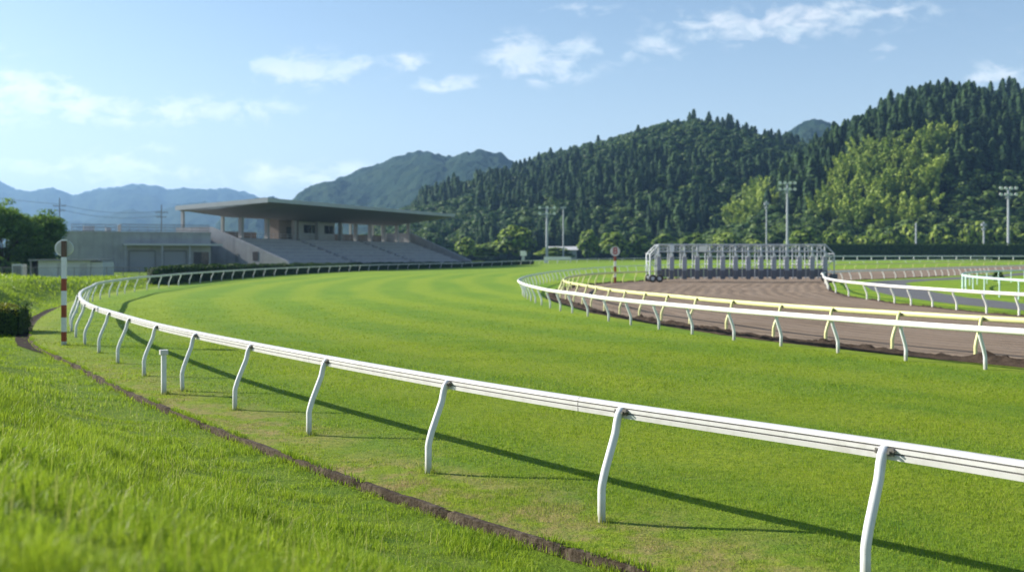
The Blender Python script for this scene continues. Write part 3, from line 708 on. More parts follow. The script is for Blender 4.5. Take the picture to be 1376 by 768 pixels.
Hill([(980,260),(1020,215),(1050,183),(1075,171),(1095,165),(1115,167),(1140,185),(1200,230)], 1500, 2100, 2, 4, .8).build('mountain', M['mount'], 160, 70, 10)
Hill([(290,300),(310,282),(330,270),(345,265),(365,264),(390,272),(420,285),(470,300)], 1900, 2600, 1, 14, .8).build('mountain', M['mount'], 120, 50, 7)
Hill([(-500,250),(-200,235),(-60,245),(0,256),(20,262),(40,266),(58,262),(75,262),(98,266),(115,259),(135,254),(160,252),(185,251),(205,254),(225,262),(250,262),(275,266),(300,266),(340,275),(420,285),(600,310)], 4200, 6500, 0, 21, 1.1).build('mountain', M['mount'], 400, 60, 22)
Hill([(-300,300),(-100,290),(0,285),(60,300),(110,298),(150,288),(175,284),(205,292),(240,280),(275,278),(330,285),(420,310)], 3000, 4000, 0, 25, 1.0).build('mountain', M['mount'], 260, 50, 16)

# forest placement
BAM = [[(1086,268),(1096,287),(1125,238),(1180,206),(1250,185),(1280,188),(1262,240),(1268,290),(1216,316),(1125,318),(1090,310)],
       [(944,300),(968,262),(1005,250),(1037,262),(1030,290),(1005,318),(950,318)]]
def inpoly(px, py, poly):
    P = np.array(poly, float); a0, b0 = P[:, 0], P[:, 1]; a1, b1 = np.roll(a0, -1), np.roll(b0, -1)
    c = (b0 > py[:, None]) != (b1 > py[:, None]); xx = a0+(py[:, None]-b0)*(a1-a0)/np.where(b1 == b0, 1e-9, b1-b0)
    return np.count_nonzero(c & (px[:, None] < xx), axis=1) % 2 == 1
PL = {'cedar': [], 'broad': [], 'bamboo': []}
def plant(hill, pa, pb, sp, seed):
    r = np.random.default_rng(seed); out = []
    d = hill.d0+6
    while d < hill.d1*1.09:
        w = (pb-pa)/F*d; n = int(w/sp); px = pa+(np.arange(n)+r.uniform(0, 1, n))*(pb-pa)/n; dj = d+r.uniform(-.5, .5, n)*sp
        out.append(np.column_stack([px, dj])); d += sp*.95
    P = np.vstack(out); z = hill.height(P[:, 0], P[:, 1]); ok = (z > .5) & (P[:, 1] < hill.ridge_d(P[:, 0])*1.03); P, z = P[ok], z[ok]
    py = YH-(z-CAMH)*F/P[:, 1]; X = (P[:, 0]-688)/F*P[:, 1]
    nz = fbm(X*.012, P[:, 1]*.012, seed, 3)+r.normal(0, .05, len(P))
    return P[:, 0], py, np.column_stack([X, P[:, 1], z]), nz, r
px, py, W, nz, r = plant(R_RIGHT, 885, 1720, 7.0, 31)
bam = inpoly(px, py-8, BAM[0]) | inpoly(px, py-8, BAM[1])
low = (W[:, 2] < 16)
ced = (~bam) & (~low) & ((nz > .43) | (px > 1000)&(py < 250)&(nz > .36)); brd = (~bam) & (~ced)
thin = r.uniform(0, 1, len(px)) < .97
for k, m in (('bamboo', bam & thin), ('cedar', ced), ('broad', brd)): PL[k].append(W[m])
px, py, W, nz, r = plant(R_MID, 470, 1120, 8.4, 47)
inr = inpoly(px, py-10, BAM[1])
ridge = py < interp(R_MID.r, px)+22
ced = ((px > 640) & (px < 960) & (py > 225) & (nz > .30)) | ((px > 640) & (px < 1010) & (nz > .47) & ~(ridge & (px < 960) & (nz < .6))) | ((px > 560) & (nz > .52) & ~(ridge & (px < 1010))) | ((px > 940) & ridge & (nz > .5))
PL['cedar'].append(W[ced]); PL['broad'].append(W[~ced])
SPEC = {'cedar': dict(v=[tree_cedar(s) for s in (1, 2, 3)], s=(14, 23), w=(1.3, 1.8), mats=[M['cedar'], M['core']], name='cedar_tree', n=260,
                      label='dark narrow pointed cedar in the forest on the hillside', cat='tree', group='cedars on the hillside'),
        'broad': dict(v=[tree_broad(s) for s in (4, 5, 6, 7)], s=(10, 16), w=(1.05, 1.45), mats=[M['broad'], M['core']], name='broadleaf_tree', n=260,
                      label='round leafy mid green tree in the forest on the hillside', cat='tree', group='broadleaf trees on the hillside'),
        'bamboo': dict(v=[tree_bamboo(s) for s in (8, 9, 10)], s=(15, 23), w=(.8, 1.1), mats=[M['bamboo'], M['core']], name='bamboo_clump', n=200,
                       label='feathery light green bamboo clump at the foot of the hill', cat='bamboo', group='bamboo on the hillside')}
for kind, sp_ in SPEC.items():
    W = np.vstack(PL[kind]); r = np.random.default_rng(5); W = W[np.argsort(W[:, 1]+r.uniform(0, 60, len(W)))]
    vis = np.abs((W[:, 0]/W[:, 1])*F) < 700                 # those inside the picture first
    W = np.vstack([W[vis], W[~vis]])
    meshes = [t.mesh(sp_['name'], sp_['mats']) for t in sp_['v']]; arrs = [t.arrays() for t in sp_['v']]
    n = len(W); vi = r.integers(0, len(meshes), n); hh = r.uniform(*sp_['s'], n); ww = hh*r.uniform(*sp_['w'], n); rz = r.uniform(0, 2*PI, n)
    k = min(sp_['n'], n)
    for i in range(k):
        o = link(bpy.data.objects.new(sp_['name'], meshes[vi[i]])); o.location = (W[i, 0], W[i, 1], W[i, 2]-.6); o.scale = (ww[i], ww[i], hh[i]); o.rotation_euler = (0, 0, rz[i])
        tag(o, sp_['label'], sp_['cat'], sp_['group'])
    VV, QQ, TT, MQ, MT, TI = [], [], [], [], [], []; off = 0
    for i in range(k, n):
        V, Q, T, mi, ti = arrs[vi[i]]; c, s = math.cos(rz[i]), math.sin(rz[i])
        VV.append(np.column_stack([(V[:, 0]*c-V[:, 1]*s)*ww[i]+W[i, 0], (V[:, 0]*s+V[:, 1]*c)*ww[i]+W[i, 1], V[:, 2]*hh[i]+W[i, 2]-.6]))
        QQ.append(Q+off); TT.append(T+off); MQ.append(mi[:len(Q)]); MT.append(mi[len(Q):]); TI.append(ti+r.uniform(-.3, .3)); off += len(V)
    if VV:
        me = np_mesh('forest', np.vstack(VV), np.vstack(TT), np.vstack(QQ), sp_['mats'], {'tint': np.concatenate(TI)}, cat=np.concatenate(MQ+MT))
        o = link(bpy.data.objects.new({'cedar': 'cedar_forest', 'broad': 'broadleaf_forest', 'bamboo': 'bamboo_grove'}[kind], me))
        tag(o, {'cedar': 'mass of dark cedars covering the hillsides behind the course', 'broad': 'mass of leafy green trees covering the hillsides behind the course', 'bamboo': 'light green bamboo grove on the hill flank'}[kind], 'forest', kind='stuff')

# trees and shrubs in front of the hills
def bush(px, ybase, d, wpx, hpx, label, group=None, name='shrub', seed=1, mt='shrub', nq=700, nb=12, cat='shrub', flat=1.0):
    h = hpx*d/F; w = wpx*d/F/.92; x = (px-688)/F*d; z = float(zg(min(d, 420)))-.3
    t = tree_broad(seed, nq, nb, flat, .085 if nq > 500 else .11); me = t.mesh(name, [M[mt], M['core']])
    o = link(bpy.data.objects.new(name, me)); o.location = (x, d, z); o.scale = (w, w, h/.92); o.rotation_euler = (0, 0, seed*1.7); return tag(o, label, cat, group)
bl = [(625,330,402,34,30,'bright green rounded tree beside the grandstand parapet'),
      (694,334,405,64,44,'large dark green bush behind the far rail beside a small white box'),
      (660,340,408,70,22,'low wide yellowish green shrub between the grandstand and the dark bush'),
      (790,336,402,34,38,'rounded light green shrub beside the white roofed hut'),
      (826,338,408,46,36,'broad rounded shrub behind the numbered marker disc'),
      (858,338,412,40,31,'dark rounded shrub beyond the near end of the starting gate'),
      (896,337,416,50,32,'round topped shrub above the first stalls of the starting gate'),
      (932,336,410,46,33,'mid green shrub behind the middle stalls of the starting gate'),
      (975,336,418,54,36,'wide pale green shrub below the small bamboo clump'),
      (1012,337,414,44,28,'low green shrub beside the thin utility pole'),
      (1082,337,420,60,40,'wide green shrub behind the tall floodlight beyond the starting gate'),
      (745,340,420,60,16,'low dark shrub in front of the white roofed hut')]
for i, (px_, yb, d, w, h, lb) in enumerate(bl): bush(px_, yb, d, w, h*1.12, lb, None, 'shrub' if h < 40 else 'bush', 40+i)
row = None
for i in range(26):
    px_ = 1120+i*13+random.uniform(-5, 5); bush(px_, 335, 436+random.uniform(0, 10), random.uniform(24, 40), random.uniform(30, 52), 'rounded dark green shrub in the row behind the long clipped hedge', 'shrubs behind the long hedge', 'shrub', 80+i, 'shrub', 260, 8)
bush(1341, 372, 112, 18, 17, 'small dark green shrub inside the mint green rail', None, 'shrub', 120, 'hedge', 900, 10)

# clipped hedges: rough boxes covered in leaf faces
def hedge(name, label, P0, P1, width, h0, h1, leaf, dens, mt='hedge', top=None, group=None, seed=1, curve=None, z0=None, rnd=0.0):
    r = np.random.default_rng(seed); 
    if curve is None: path = np.linspace(P0, P1, max(4, int(np.hypot(*(np.array(P1)-P0))/1.5)))
    else: path = curve
    seg = np.linalg.norm(np.diff(path, axis=0), axis=1); S = np.concatenate([[0], np.cumsum(seg)]); L = S[-1]
    zb = (lambda y: zg(y)-.1) if z0 is None else (lambda y: np.zeros_like(np.asarray(y, float))+z0)
    def pt(u):
        p = np.stack([np.interp(u, S, path[:, 0]), np.interp(u, S, path[:, 1])], -1); e = np.stack([np.interp(u+.3, S, path[:, 0]), np.interp(u+.3, S, path[:, 1])], -1)-np.stack([np.interp(u-.3, S, path[:, 0]), np.interp(u-.3, S, path[:, 1])], -1)
        e /= np.linalg.norm(e, axis=-1, keepdims=True); return p, np.stack([-e[..., 1], e[..., 0]], -1), e
    t = Tree(); us = np.linspace(0, L, max(4, int(L/1.5))); p, nn, e = pt(us); hh = np.interp(us, [0, L], [h0, h1])-rnd*.9; w = width/2-leaf*.4-rnd*.6
    ring = lambda sx, zz: np.column_stack([p+nn*sx, zb(p[:, 1])+zz])
    A = [ring(-w, 0), ring(-w, hh-leaf*.5), ring(w, hh-leaf*.5), ring(w, 0)]; m = len(us); V = np.vstack(A); Tn = []
    for a in range(3):
        for i in range(m-1): i0, i1, j0, j1 = a*m+i, a*m+i+1, (a+1)*m+i, (a+1)*m+i+1; Tn += [(i0, i1, j1), (i0, j1, j0)]
    for i in (0, m-1): Tn += [(i, m+i, 2*m+i), (i, 2*m+i, 3*m+i)]
    t.tri(V, np.array(Tn), 1)
    def leaves(n, face, m_i):
        u = r.uniform(0, L, n); q_, nq_, e_ = pt(u); h = np.interp(u, [0, L], [h0, h1])-rnd*np.exp(-u/.35)*1.2; a = r.uniform(0, 1, n)
        bulge = (vnoise(u*1.1, a*3, seed)-.5)*leaf*1.2+(vnoise(u*.9, a*1.3, seed+7)-.5)*min(.5, leaf*2.2)+r.normal(0, leaf*.25, n)
        if face == 'top': C = np.column_stack([q_+nq_*((a*2-1)*width/2)[:, None], zb(q_[:, 1])+h+bulge*.8-rnd*np.abs(a*2-1)**3]); N_ = np.tile([0, 0, 1.], (n, 1))
        elif face in ('a', 'b'):
            sg = -1 if face == 'a' else 1; C = np.column_stack([q_+nq_*(sg*(width/2+bulge))[:, None], zb(q_[:, 1])+(h-rnd*.8)*a**.9]); N_ = np.column_stack([nq_*sg, np.full(n, .25)])
        else:
            i = 0. if face == 'c' else L; q1, n1, e1 = pt(np.full(n, i)); hq = h0 if face == 'c' else h1; sg = -1 if face == 'c' else 1
            C = np.column_stack([q1+n1*((u/L*2-1)*width/2)[:, None]+e1*(sg*(bulge+leaf*.3))[:, None], zb(q1[:, 1])+hq*a]); N_ = np.column_stack([e1*sg, np.full(n, .2)])
        V, Q = quads_at(C, N_, leaf, 1.0, .45, r); ti = r.uniform(.1, .8, n)*(.6+.6*vnoise(u*.6, a*2, seed+3)); t.quad(V, Q, m_i, np.repeat(ti, 4))
    leaves(int(L*h0*dens), 'a', 0); leaves(int(L*h0*dens), 'b', 0); leaves(int(L*width*dens*1.3), 'top', 0 if top is None else 2)
    leaves(int(width*h0*dens), 'c', 0); leaves(int(width*h1*dens), 'd', 0)
    me = t.mesh(name, [M[mt], M['core']]+([M[top]] if top else [])); o = link(bpy.data.objects.new(name, me)); return tag(o, label, 'hedge', group)
hedge('hedge', 'long tall dark clipped hedge across the back of the course under the wooded hill', np.array([112.5, 374.]), np.array([290., 374.]), 3, 6.0, 6.0, .55, 9, seed=3)
hq = np.arange(OUT.near((-31.3,95)), OUT.near((9,275)), 2.0)
hedge('hedge', 'low dark hedge running behind the white rail in front of the grandstand', None, None, 1.5, 1.75, 1.15, .22, 55, seed=4, curve=OUT.off(hq, 3.0))
hedge('hedge', 'small dark hedge with yellowed top beside the bend of the near kerb', np.array([-17.75, 36.2]), np.array([-25.3, 34.8]), 1.5, 1.12, 1.15, .085, 420, top='hedgetop', seed=5, z0=-.05, rnd=.25)
hedge('hedge', 'low green hedge under the dark tree beside the shed', np.array([-66., 128.]), np.array([-84., 128.]), 1.5, 2.0, 2.0, .2, 40, seed=6, z0=-.2)

# garden trees by the shed: trunk, limbs and thousands of leaves
def garden_tree(x, y, z, H, R, seed, label):
    r = np.random.default_rng(seed); root = thing('garden_tree', label, 'tree', (x, y, z), 0)
    mb = MB(); th = H*.15; mb.tube([(0,0,-.4),(.05,0,th*.5),(.1,.05,th)], [.30,.22,.19], 9)
    tips = []
    for k in range(12):
        az = k*2.4+r.uniform(-.3, .3); rr = R*r.uniform(.35, .75); zz = H*r.uniform(.26, .9); 
        p = (math.cos(az)*rr, math.sin(az)*rr, zz); mb.tube([(.1,.05,th*.9),(p[0]*.45,p[1]*.45,th+(zz-th)*.5),p], [.15,.09,.03], 6); tips.append(p)
        for j in range(2):
            q = (p[0]+r.uniform(-1, 1)*R*.3, p[1]+r.uniform(-1, 1)*R*.3, zz+r.uniform(-.3, .6)); mb.tube([(p[0]*.6,p[1]*.6,th+(zz-th)*.62), q], [.06,.02], 5); tips.append(q)
    mb.build('trunk', [M['bark']], root)
    t = Tree()
    for (cx, cy, cz) in tips:
        for _ in range(6):
            c = np.array([cx, cy, cz])+r.normal(0, .8, 3)*np.array([1, 1, .75]); rad = r.uniform(.7, 1.25); n = int(150*rad**2)
            d = r.normal(0, 1, (n, 3)); d /= np.linalg.norm(d, axis=1, keepdims=True); C = c+d*(rad*r.uniform(.45, 1.05, (n, 1)))*np.array([1.15, 1.15, .7])
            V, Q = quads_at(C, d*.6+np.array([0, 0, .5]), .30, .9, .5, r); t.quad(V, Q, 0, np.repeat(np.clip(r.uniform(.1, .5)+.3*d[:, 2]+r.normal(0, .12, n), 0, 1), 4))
    link(bpy.data.objects.new('crown', t.mesh('crown', [M['garden']])), root)
garden_tree(-69.5, 136, -.1, 9.6, 4.9, 61, 'large dark leafy tree leaning over the shed beside the concrete building')
garden_tree(-74.5, 133, -.1, 8.8, 4.2, 63, 'leafy dark tree at the left edge of the tree group by the shed')
garden_tree(-65.6, 137, -.1, 8.0, 3.2, 62, 'smaller dark tree between the large tree and the concrete building')
bush(22, 352, 130, 40, 26, 'dark leafy shrub under the tree nearest the picture edge', None, 'shrub', 67, 'garden', 800, 10)
bush(-6, 352, 129, 44, 34, 'dark tall shrub at the foot of the large leafy tree', None, 'shrub', 68, 'garden', 800, 10)
bush(72, 352, 134, 30, 24, 'dark shrub between the shed roof and the concrete building', None, 'shrub', 69, 'garden', 700, 10)
bush(55, 352, 140, 44, 24, 'sunlit yellowish green shrub under the dark trees behind the shed', None, 'shrub', 66, 'bamboo', 700, 10)

# ------------------------------------------------------------------ grandstand (x along the front, y to the back)
gs = thing('grandstand', 'grey concrete grandstand with stepped terraces under a wide flat roof', 'grandstand', (-46.6, 190, 0), math.atan2(.92, .391))
LU = 80.0; KU = LU/71
mb = MB()            # roof: wedge slab, thicker over the columns, overhanging left and right
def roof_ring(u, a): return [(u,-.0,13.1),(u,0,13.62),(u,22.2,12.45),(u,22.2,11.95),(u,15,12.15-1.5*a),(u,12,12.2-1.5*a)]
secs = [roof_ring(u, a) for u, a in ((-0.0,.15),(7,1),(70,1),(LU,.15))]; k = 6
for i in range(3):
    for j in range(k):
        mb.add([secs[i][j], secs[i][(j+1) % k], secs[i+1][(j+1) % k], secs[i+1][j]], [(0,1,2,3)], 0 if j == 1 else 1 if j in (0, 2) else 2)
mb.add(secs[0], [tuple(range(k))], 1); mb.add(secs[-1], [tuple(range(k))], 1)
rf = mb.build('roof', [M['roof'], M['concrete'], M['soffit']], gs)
mb = MB(); mb.box(0, LU, -.14, -.003, 13.1, 13.85); 
for ua, ub in ((-.17, -.005), (LU+.005, LU+.17)):
    P = [(-.14,13.0),(-.14,13.9),(22.3,12.75),(22.3,11.9)]; mb.add([(ua,a,b) for a, b in P]+[(ub,a,b) for a, b in P], [(0,1,2,3),(7,6,5,4)]+[(i,(i+1)%4,4+(i+1)%4,4+i) for i in range(4)])
f_ = mb.build('fascia', [M['roof']], rf)
mb = MB(); mb.tube([(20,14,12.9),(20,14,14.6)], .08, 6); mb.tube([(24,16,12.7),(24,16,14.9)], .05, 6); mb.tube([(20,14,14.2),(20.8,14,14.2)], .04, 5); mb.build('aerial', [M['wood']], rf)
# terraces
NST = 8; v0, v1, z0_, z1_ = -4.4, 12.0, .9, 6.45
mb = MB(); dv = (v1-v0)/NST; dz = (z1_-z0_)/NST
prof = [(v0, -.3)]
for i in range(NST): prof += [(v0+i*dv, z0_+i*dz), (v0+(i+1)*dv, z0_+i*dz)]
prof += [(v1, z1_), (22.0, z1_), (22.0, -.3)]
n = len(prof); mb.add([(.6, a, b) for a, b in prof]+[(LU-.6, a, b) for a, b in prof], [(i, (i+1) % n, n+(i+1) % n, n+i) for i in range(n)]+[tuple(range(n)), tuple(range(2*n-1, n-1, -1))])
mb.build('terrace', [M['concrete']], gs)
mb_n = 5
for i in range(NST):
    mb = MB()
    for a in range(3):
        ua, ub = 1.2+a*26.2, 1.2+a*26.2+24.9
        mb.box(ua, ub, v0+i*dv+.6, v0+i*dv+1.15, z0_+i*dz+.004, z0_+i*dz+.38)
    mb.build('bench', [M['seat']], gs)
for a in range(2):
    mb = MB(); uc = 1.2+a*26.2+25.55
    for i in range(NST*2): mb.box(uc-.55, uc+.55, v0+i*dv/2+.01, v0+(i+1)*dv/2+.3, z0_+(i//2)*dz-.02, z0_+(i+1)*dz/2+.006)
    mb.build('stair', [M['concrete']], gs)
def side_wall(u0, u1, vt, zt, name):
    mb = MB(); P = [(-5.2,-.3),(-5.2,1.35),(-4.6,1.75),(vt,zt),(22.0,zt),(22.0,-.3)]; n = len(P)
    mb.add([(u0,a,b) for a, b in P]+[(u1,a,b) for a, b in P], [tuple(range(n)), tuple(range(2*n-1,n-1,-1))]+[(i,(i+1)%n,n+(i+1)%n,n+i) for i in range(n)]); return mb.build(name, [M['concrete']], gs)
sw = side_wall(-.3, .597, 13.6, 8.5, 'side_wall'); side_wall(LU-.597, LU+.3, 12.8, 9.0, 'side_wall')
mb = MB(); mb.box(-.34, -.303, 2.0, 3.3, 1.9, 3.6); mb.build('window', [M['darkdoor']], sw)
mb = MB(); mb.box(-.34, -.303, 6.6, 7.4, 1.6, 3.2); mb.build('vent', [M['soffit']], sw)
colU = (7.8, 15.4, 24.0, 32.0, 40.5, 46.5, 52.5, 58.5, 64.5, 70.1)
cm = MB(); cm.box(-.36, .36, -.42, .42, 6.452, 12.0); cme = cm.mesh('column', [M['concrete']])
for u in [c*KU for c in colU]:
    o = link(bpy.data.objects.new('column', cme), gs); o.location = (u, 13.2, 0)
for u in (.9, 13, 52, 63, 74, 79):
    o = link(bpy.data.objects.new('column', cme), gs); o.location = (u, 21.3, 0); o.scale = (.7, .7, 1)
for a, b, z in ((.8, 24, 8.0), (46, LU-.8, 8.3)): mb = MB(); mb.box(a, b, 21.0, 21.3, 6.454, z); mb.build('back_parapet', [M['brownwall']], gs)
mb = MB(); mb.box(24.2, 31.3, 15.2, 18.5, 6.454, 11.6); rm = mb.build('stair_core', [M['brownwall']], gs)
mb = MB(); mb.box(27.0, 29.6, 15.15, 15.197, 6.46, 9.2); mb.build('doorway', [M['darkdoor']], rm)
mb = MB(); mb.box(31.3, 46.0, 15.0, 19.6, 6.454, 11.6); rm = mb.build('control_room', [M['room']], gs)
for a, b in ((33.3, 39.4), (41.6, 45.4)):
    mb = MB(); mb.box(a, b, 14.96, 14.997, 8.0, 9.9); w = mb.build('window', [M['glass']], rm)
    mb = MB(); mb.box(a-.12, b+.12, 14.93, 14.99, 7.88, 7.998); mb.box((a+b)/2-.05, (a+b)/2+.05, 14.93, 14.957, 8.0, 9.9); mb.build('frame', [M['steel']], w)
mb = MB()
for z in (7.0, 7.5): mb.tube([(1, 12.4, z), (LU-1, 12.4, z)], .035, 6)
for u in np.arange(1, LU, 2.5): mb.tube([(u, 12.4, 6.45), (u, 12.4, 7.5)], .03, 5)
mb.build('handrail', [M['steel']], gs)

# annex with shutters
A_, B_, C_, D_ = np.array((-77.5,172.)), np.array((-55.2,182.4)), np.array((-62.,199.)), np.array((-86.,191.))
ux = (B_-A_); LA = float(np.linalg.norm(ux)); ang = math.atan2(ux[1], ux[0]); ux = ux/LA; vx = np.array((-ux[1], ux[0]))
an = thing('annex_building', 'flat roofed grey concrete building with shutters joined to the grandstand end', 'building', (A_[0], A_[1], 0), ang)
loc = lambda p: (float((p-A_)@ux), float((p-A_)@vx))
ZA = 6.85
mb = MB(); mb.prism([loc(p) for p in (A_, B_, C_, D_)], -.4, ZA); wl = mb.build('wall', [M['concrete']], an)
mb = MB(); mb.box(-.12, LA+.1, -.08, .30, ZA+.003, ZA+.25); mb.box(3.1, 3.16, -.015, -.003, 0, ZA); mb.box(7.9, 8.05, -.09, -.003, 0, ZA-.02); mb.box(0, LA, -.03, -.003, ZA-1.35, ZA-1.28); mb.build('coping', [M['concrete']], wl)
mb = MB(); mb.box(9.6, LA+1.9, -1.7, -.003, 4.65, 5.0); mb.build('canopy', [M['roof']], an)
mb = MB()
for x_ in (9.8, 15.9, 20.6): mb.box(x_, x_+.3, -1.6, -1.3, -.4, 4.647)
mb.build('canopy_post', [M['concrete']], an)
for a, b in ((10.7, 14.9), (16.5, 20.2)):
    mb = MB(); mb.box(a, b, -.06, -.003, -.3, 3.55); s_ = mb.build('shutter', [M['shutter']], an)
    mb = MB(); mb.box(a-.22, a-.003, -.14, -.003, -.3, 3.75); mb.box(b+.003, b+.22, -.14, -.003, -.3, 3.75); mb.box(a, b, -.16, -.003, 3.553, 3.85); mb.build('frame', [M['soffit']], s_)
mb = MB(); mb.box(21.6, 23.0, -.05, -.003, -.3, 3.5); mb.build('door', [M['darkdoor']], an)
mb = MB(); mb.box(23.02, 24.3, -.05, -.003, -.3, 3.5); mb.build('door', [M['glass']], an)
def railing(parent, P, z, h, step, mid=2, infill=True):
    mb = MB(); L = np.linalg.norm(np.array(P[1])-P[0]); n = int(L/step)
    for zz in [h]+[h*(i+1)/(mid+1) for i in range(mid)]: mb.tube([(P[0][0], P[0][1], z+zz), (P[1][0], P[1][1], z+zz)], .055, 6)
    for i in range(n+1):
        f = i/n; x_, y_ = P[0][0]*(1-f)+P[1][0]*f, P[0][1]*(1-f)+P[1][1]*f; mb.tube([(x_, y_, z), (x_, y_, z+h)], .055, 5)
        if infill and i < n:
            for j in range(1, 5):
                g = (i+j/5)/n; mb.box(P[0][0]*(1-g)+P[1][0]*g-.025, P[0][0]*(1-g)+P[1][0]*g+.025, P[0][1]*(1-g)+P[1][1]*g-.012, P[0][1]*(1-g)+P[1][1]*g+.012, z+.1, z+h)
    return mb.build('roof_railing', [M['fence']], parent)
railing(an, ((9.3, .7), (LA-.3, .7)), ZA+.02, 1.55, 1.5); railing(an, ((1.5, 9), (9.0, 9)), ZA+.02, 1.7, 1.6); railing(an, ((9.3,.8),(9.3,9)), ZA+.02, 1.55, 1.6)
mb = MB(); mb.box(3.5, 5.4, 11, 13, ZA+.003, ZA+1.5); mb.box(7.3, 8.2, 10.5, 11.5, ZA+.003, ZA+1.2); mb.build('roof_tank', [M['steel']], an)

# shed
sx0, sx1, sy = -60.4, -51.6, 125.0
sh = thing('storage_shed', 'low pale grey shed with a thin dark flat roof behind the chain fence', 'shed', (sx0, sy, -.2), .02)
mb = MB(); mb.box(.9, 7.4, 0, 4, 0, 2.35); wl = mb.build('wall', [M['shed']], sh)
mb = MB(); mb.box(7.403, 8.9, .1, 3.8, 0, 2.2); mb.build('side_store', [M['shed']], sh)
mb = MB(); mb.box(-.1, 8.6, -.5, 4.3, 2.353, 2.56); mb.build('roof', [M['shedroof']], sh)
mb = MB(); mb.box(-.0, .14, -.3, -.16, 0, 2.35); mb.box(.0, .14, 3.6, 3.75, 0, 2.35); mb.build('roof_post', [M['shedroof']], sh)
mb = MB(); mb.box(3.3, 4.3, -.04, -.003, .1, 2.0); mb.box(6.1, 6.9, -.04, -.003, .1, 2.0); mb.build('door', [M['room']], sh)
t = thing('storage_unit', 'small grey slatted unit standing beside the open end of the shed', 'unit', (-62.6, 124.6, -.2), .02)
mb = MB(); mb.box(0, 1.3, 0, 1.2, 0, 1.95); mb.build('cabinet', [M['shed']], t)
mb = MB(); mb.box(.15, 1.15, -.03, -.003, .5, 1.75); mb.build('grille', [M['soffit']], t)

# chain-link fence along the top of the bank
FP = np.array([(-72., 116.), (-52., 114.), (-40., 113.5)])
fn = thing('chain_fence', 'grey chain link fence with thin posts along the top of the grass bank', 'fence', (-72, 116, 0))
mbw = MB()
for (a, b) in zip(FP[:-1], FP[1:]):
    L = np.linalg.norm(b-a); e = (b-a)/L; n = int(L/1.9)
    for i in range(n):
        p = a+e*(i*1.9)-FP[0]; mb = MB(); mb.tube([(p[0], p[1], -.3), (p[0], p[1], 1.5)], .04, 6); mb.build('post', [M['fence']], fn)
    for s0 in np.arange(0, L, .17):
        for sg in (1, -1):
            x0_ = s0; x1_ = min(max(s0+sg*1.35, 0), L); f_ = abs(x1_-x0_)/1.35
            if f_ < .05: continue
            p, q_ = a+e*x0_-FP[0], a+e*x1_-FP[0]; mbw.add([(p[0], p[1], .1), (q_[0], q_[1], .1+1.35*f_), (q_[0]+.016, q_[1], .1+1.35*f_), (p[0]+.016, p[1], .1)], [(0,1,2,3)])
    p, q_ = a-FP[0], b-FP[0]; mbw.tube([(p[0],p[1],1.46),(q_[0],q_[1],1.46)], .03, 6)
mbw.build('wire_mesh', [M['fence']], fn, fix=False)

# utility poles and their wires
def pole(px, d, ytop, label, arms=True, thin=False, mt='wood', zb=-.3, ybot=None):
    x = (px-688)/F*d; H = CAMH+(YH-ytop)*d/F
    t = thing('utility_pole', label, 'pole', (x, d, zb)); r = .16 if not thin else .13
    r = r*.8
    mb = MB(); mb.tube([(0,0,0),(0,0,H-zb)], [r*1.15, r*.8], 8); mb.build('pole', [M[mt]], t)
    if arms:
        for z, w in ((H-1.9, 1.5), (H-3.0, 1.2)):
            mb = MB(); mb.box(-w, w, -.06, .06, z-zb, z-zb+.12)
            for xx in (-w*.9, -w*.45, w*.45, w*.9): mb.tube([(xx,0,z-zb+.123),(xx,0,z-zb+.36)], .06, 6)
            mb.build('crossarm', [M[mt]], t)
    return x, d, H
p1 = pole(80, 232, 266, 'dark utility pole with two crossarms rising behind the leafy trees')
p2 = pole(217, 236, 275, 'dark utility pole with crossarms behind the annex roof railing', True)
def wire(a, b, sag, label):
    o_ = Vector(a); t = MB(); t.tube([(a[0]+(b[0]-a[0])*f-a[0], a[1]+(b[1]-a[1])*f-a[1], (b[2]-a[2])*f-sag*4*f*(1-f)) for f in np.linspace(0, 1, 15)], .035, 5)
    ob = t.build('power_line', [M['wire']]); ob.location = a; tag(ob, label, 'wire')
wire((p1[0], p1[1], p1[2]-1.4), (p2[0], p2[1], p2[2]-1.4), 1.2, 'upper power line hanging between the two dark utility poles')
wire((p1[0], p1[1], p1[2]-2.5), (p2[0], p2[1], p2[2]-2.5), 1.3, 'lower power line hanging between the two dark utility poles')
wire((-150, 238, 22), (p1[0], p1[1], p1[2]-1.4), 1.0, 'power line running from the leafy trees up to the first utility pole')

# floodlights and thin poles on the far side
def flood(px, d, ytop, label, heads=4, rows=2, group=None):
    x = (px-688)/F*d; H = CAMH+(YH-ytop)*d/F; zb = 1.0
    t = thing('floodlight', label, 'floodlight', (x, d, zb)); H -= zb
    mb = MB(); mb.tube([(0,0,-.3),(0,0,H-1)], [.55,.38], 10); mb.build('mast', [M['poststeel']], t)
    mb = MB()
    for k in range(rows): mb.box(-3.2, 3.2, -.12, .12, H-1.2-k*2.4, H-.9-k*2.4)
    mb.box(-.9, .9, -.7, .7, H-4.6, H-4.4); mb.build('head_frame', [M['poststeel']], t)
    for k in range(rows):
        for j in range(heads):
            xx = -2.9+5.8*j/(heads-1) if heads > 1 else 0
            mb = MB(); mb.tube([(xx,.4,H-.6-k*2.4),(xx,-.35,H-.8-k*2.4)], [.4,.62], 10); mb.build('lamp', [M['lamp']], t)
flood(1058, 386, 243, 'tall grey floodlight mast rising behind the starting gate', 4)
flood(1355, 378, 250, 'tall grey floodlight mast standing at the far hedge under the cedars', 4)
flood(735, 396, 276, 'shorter floodlight mast beside the white roofed hut', 3, 2)
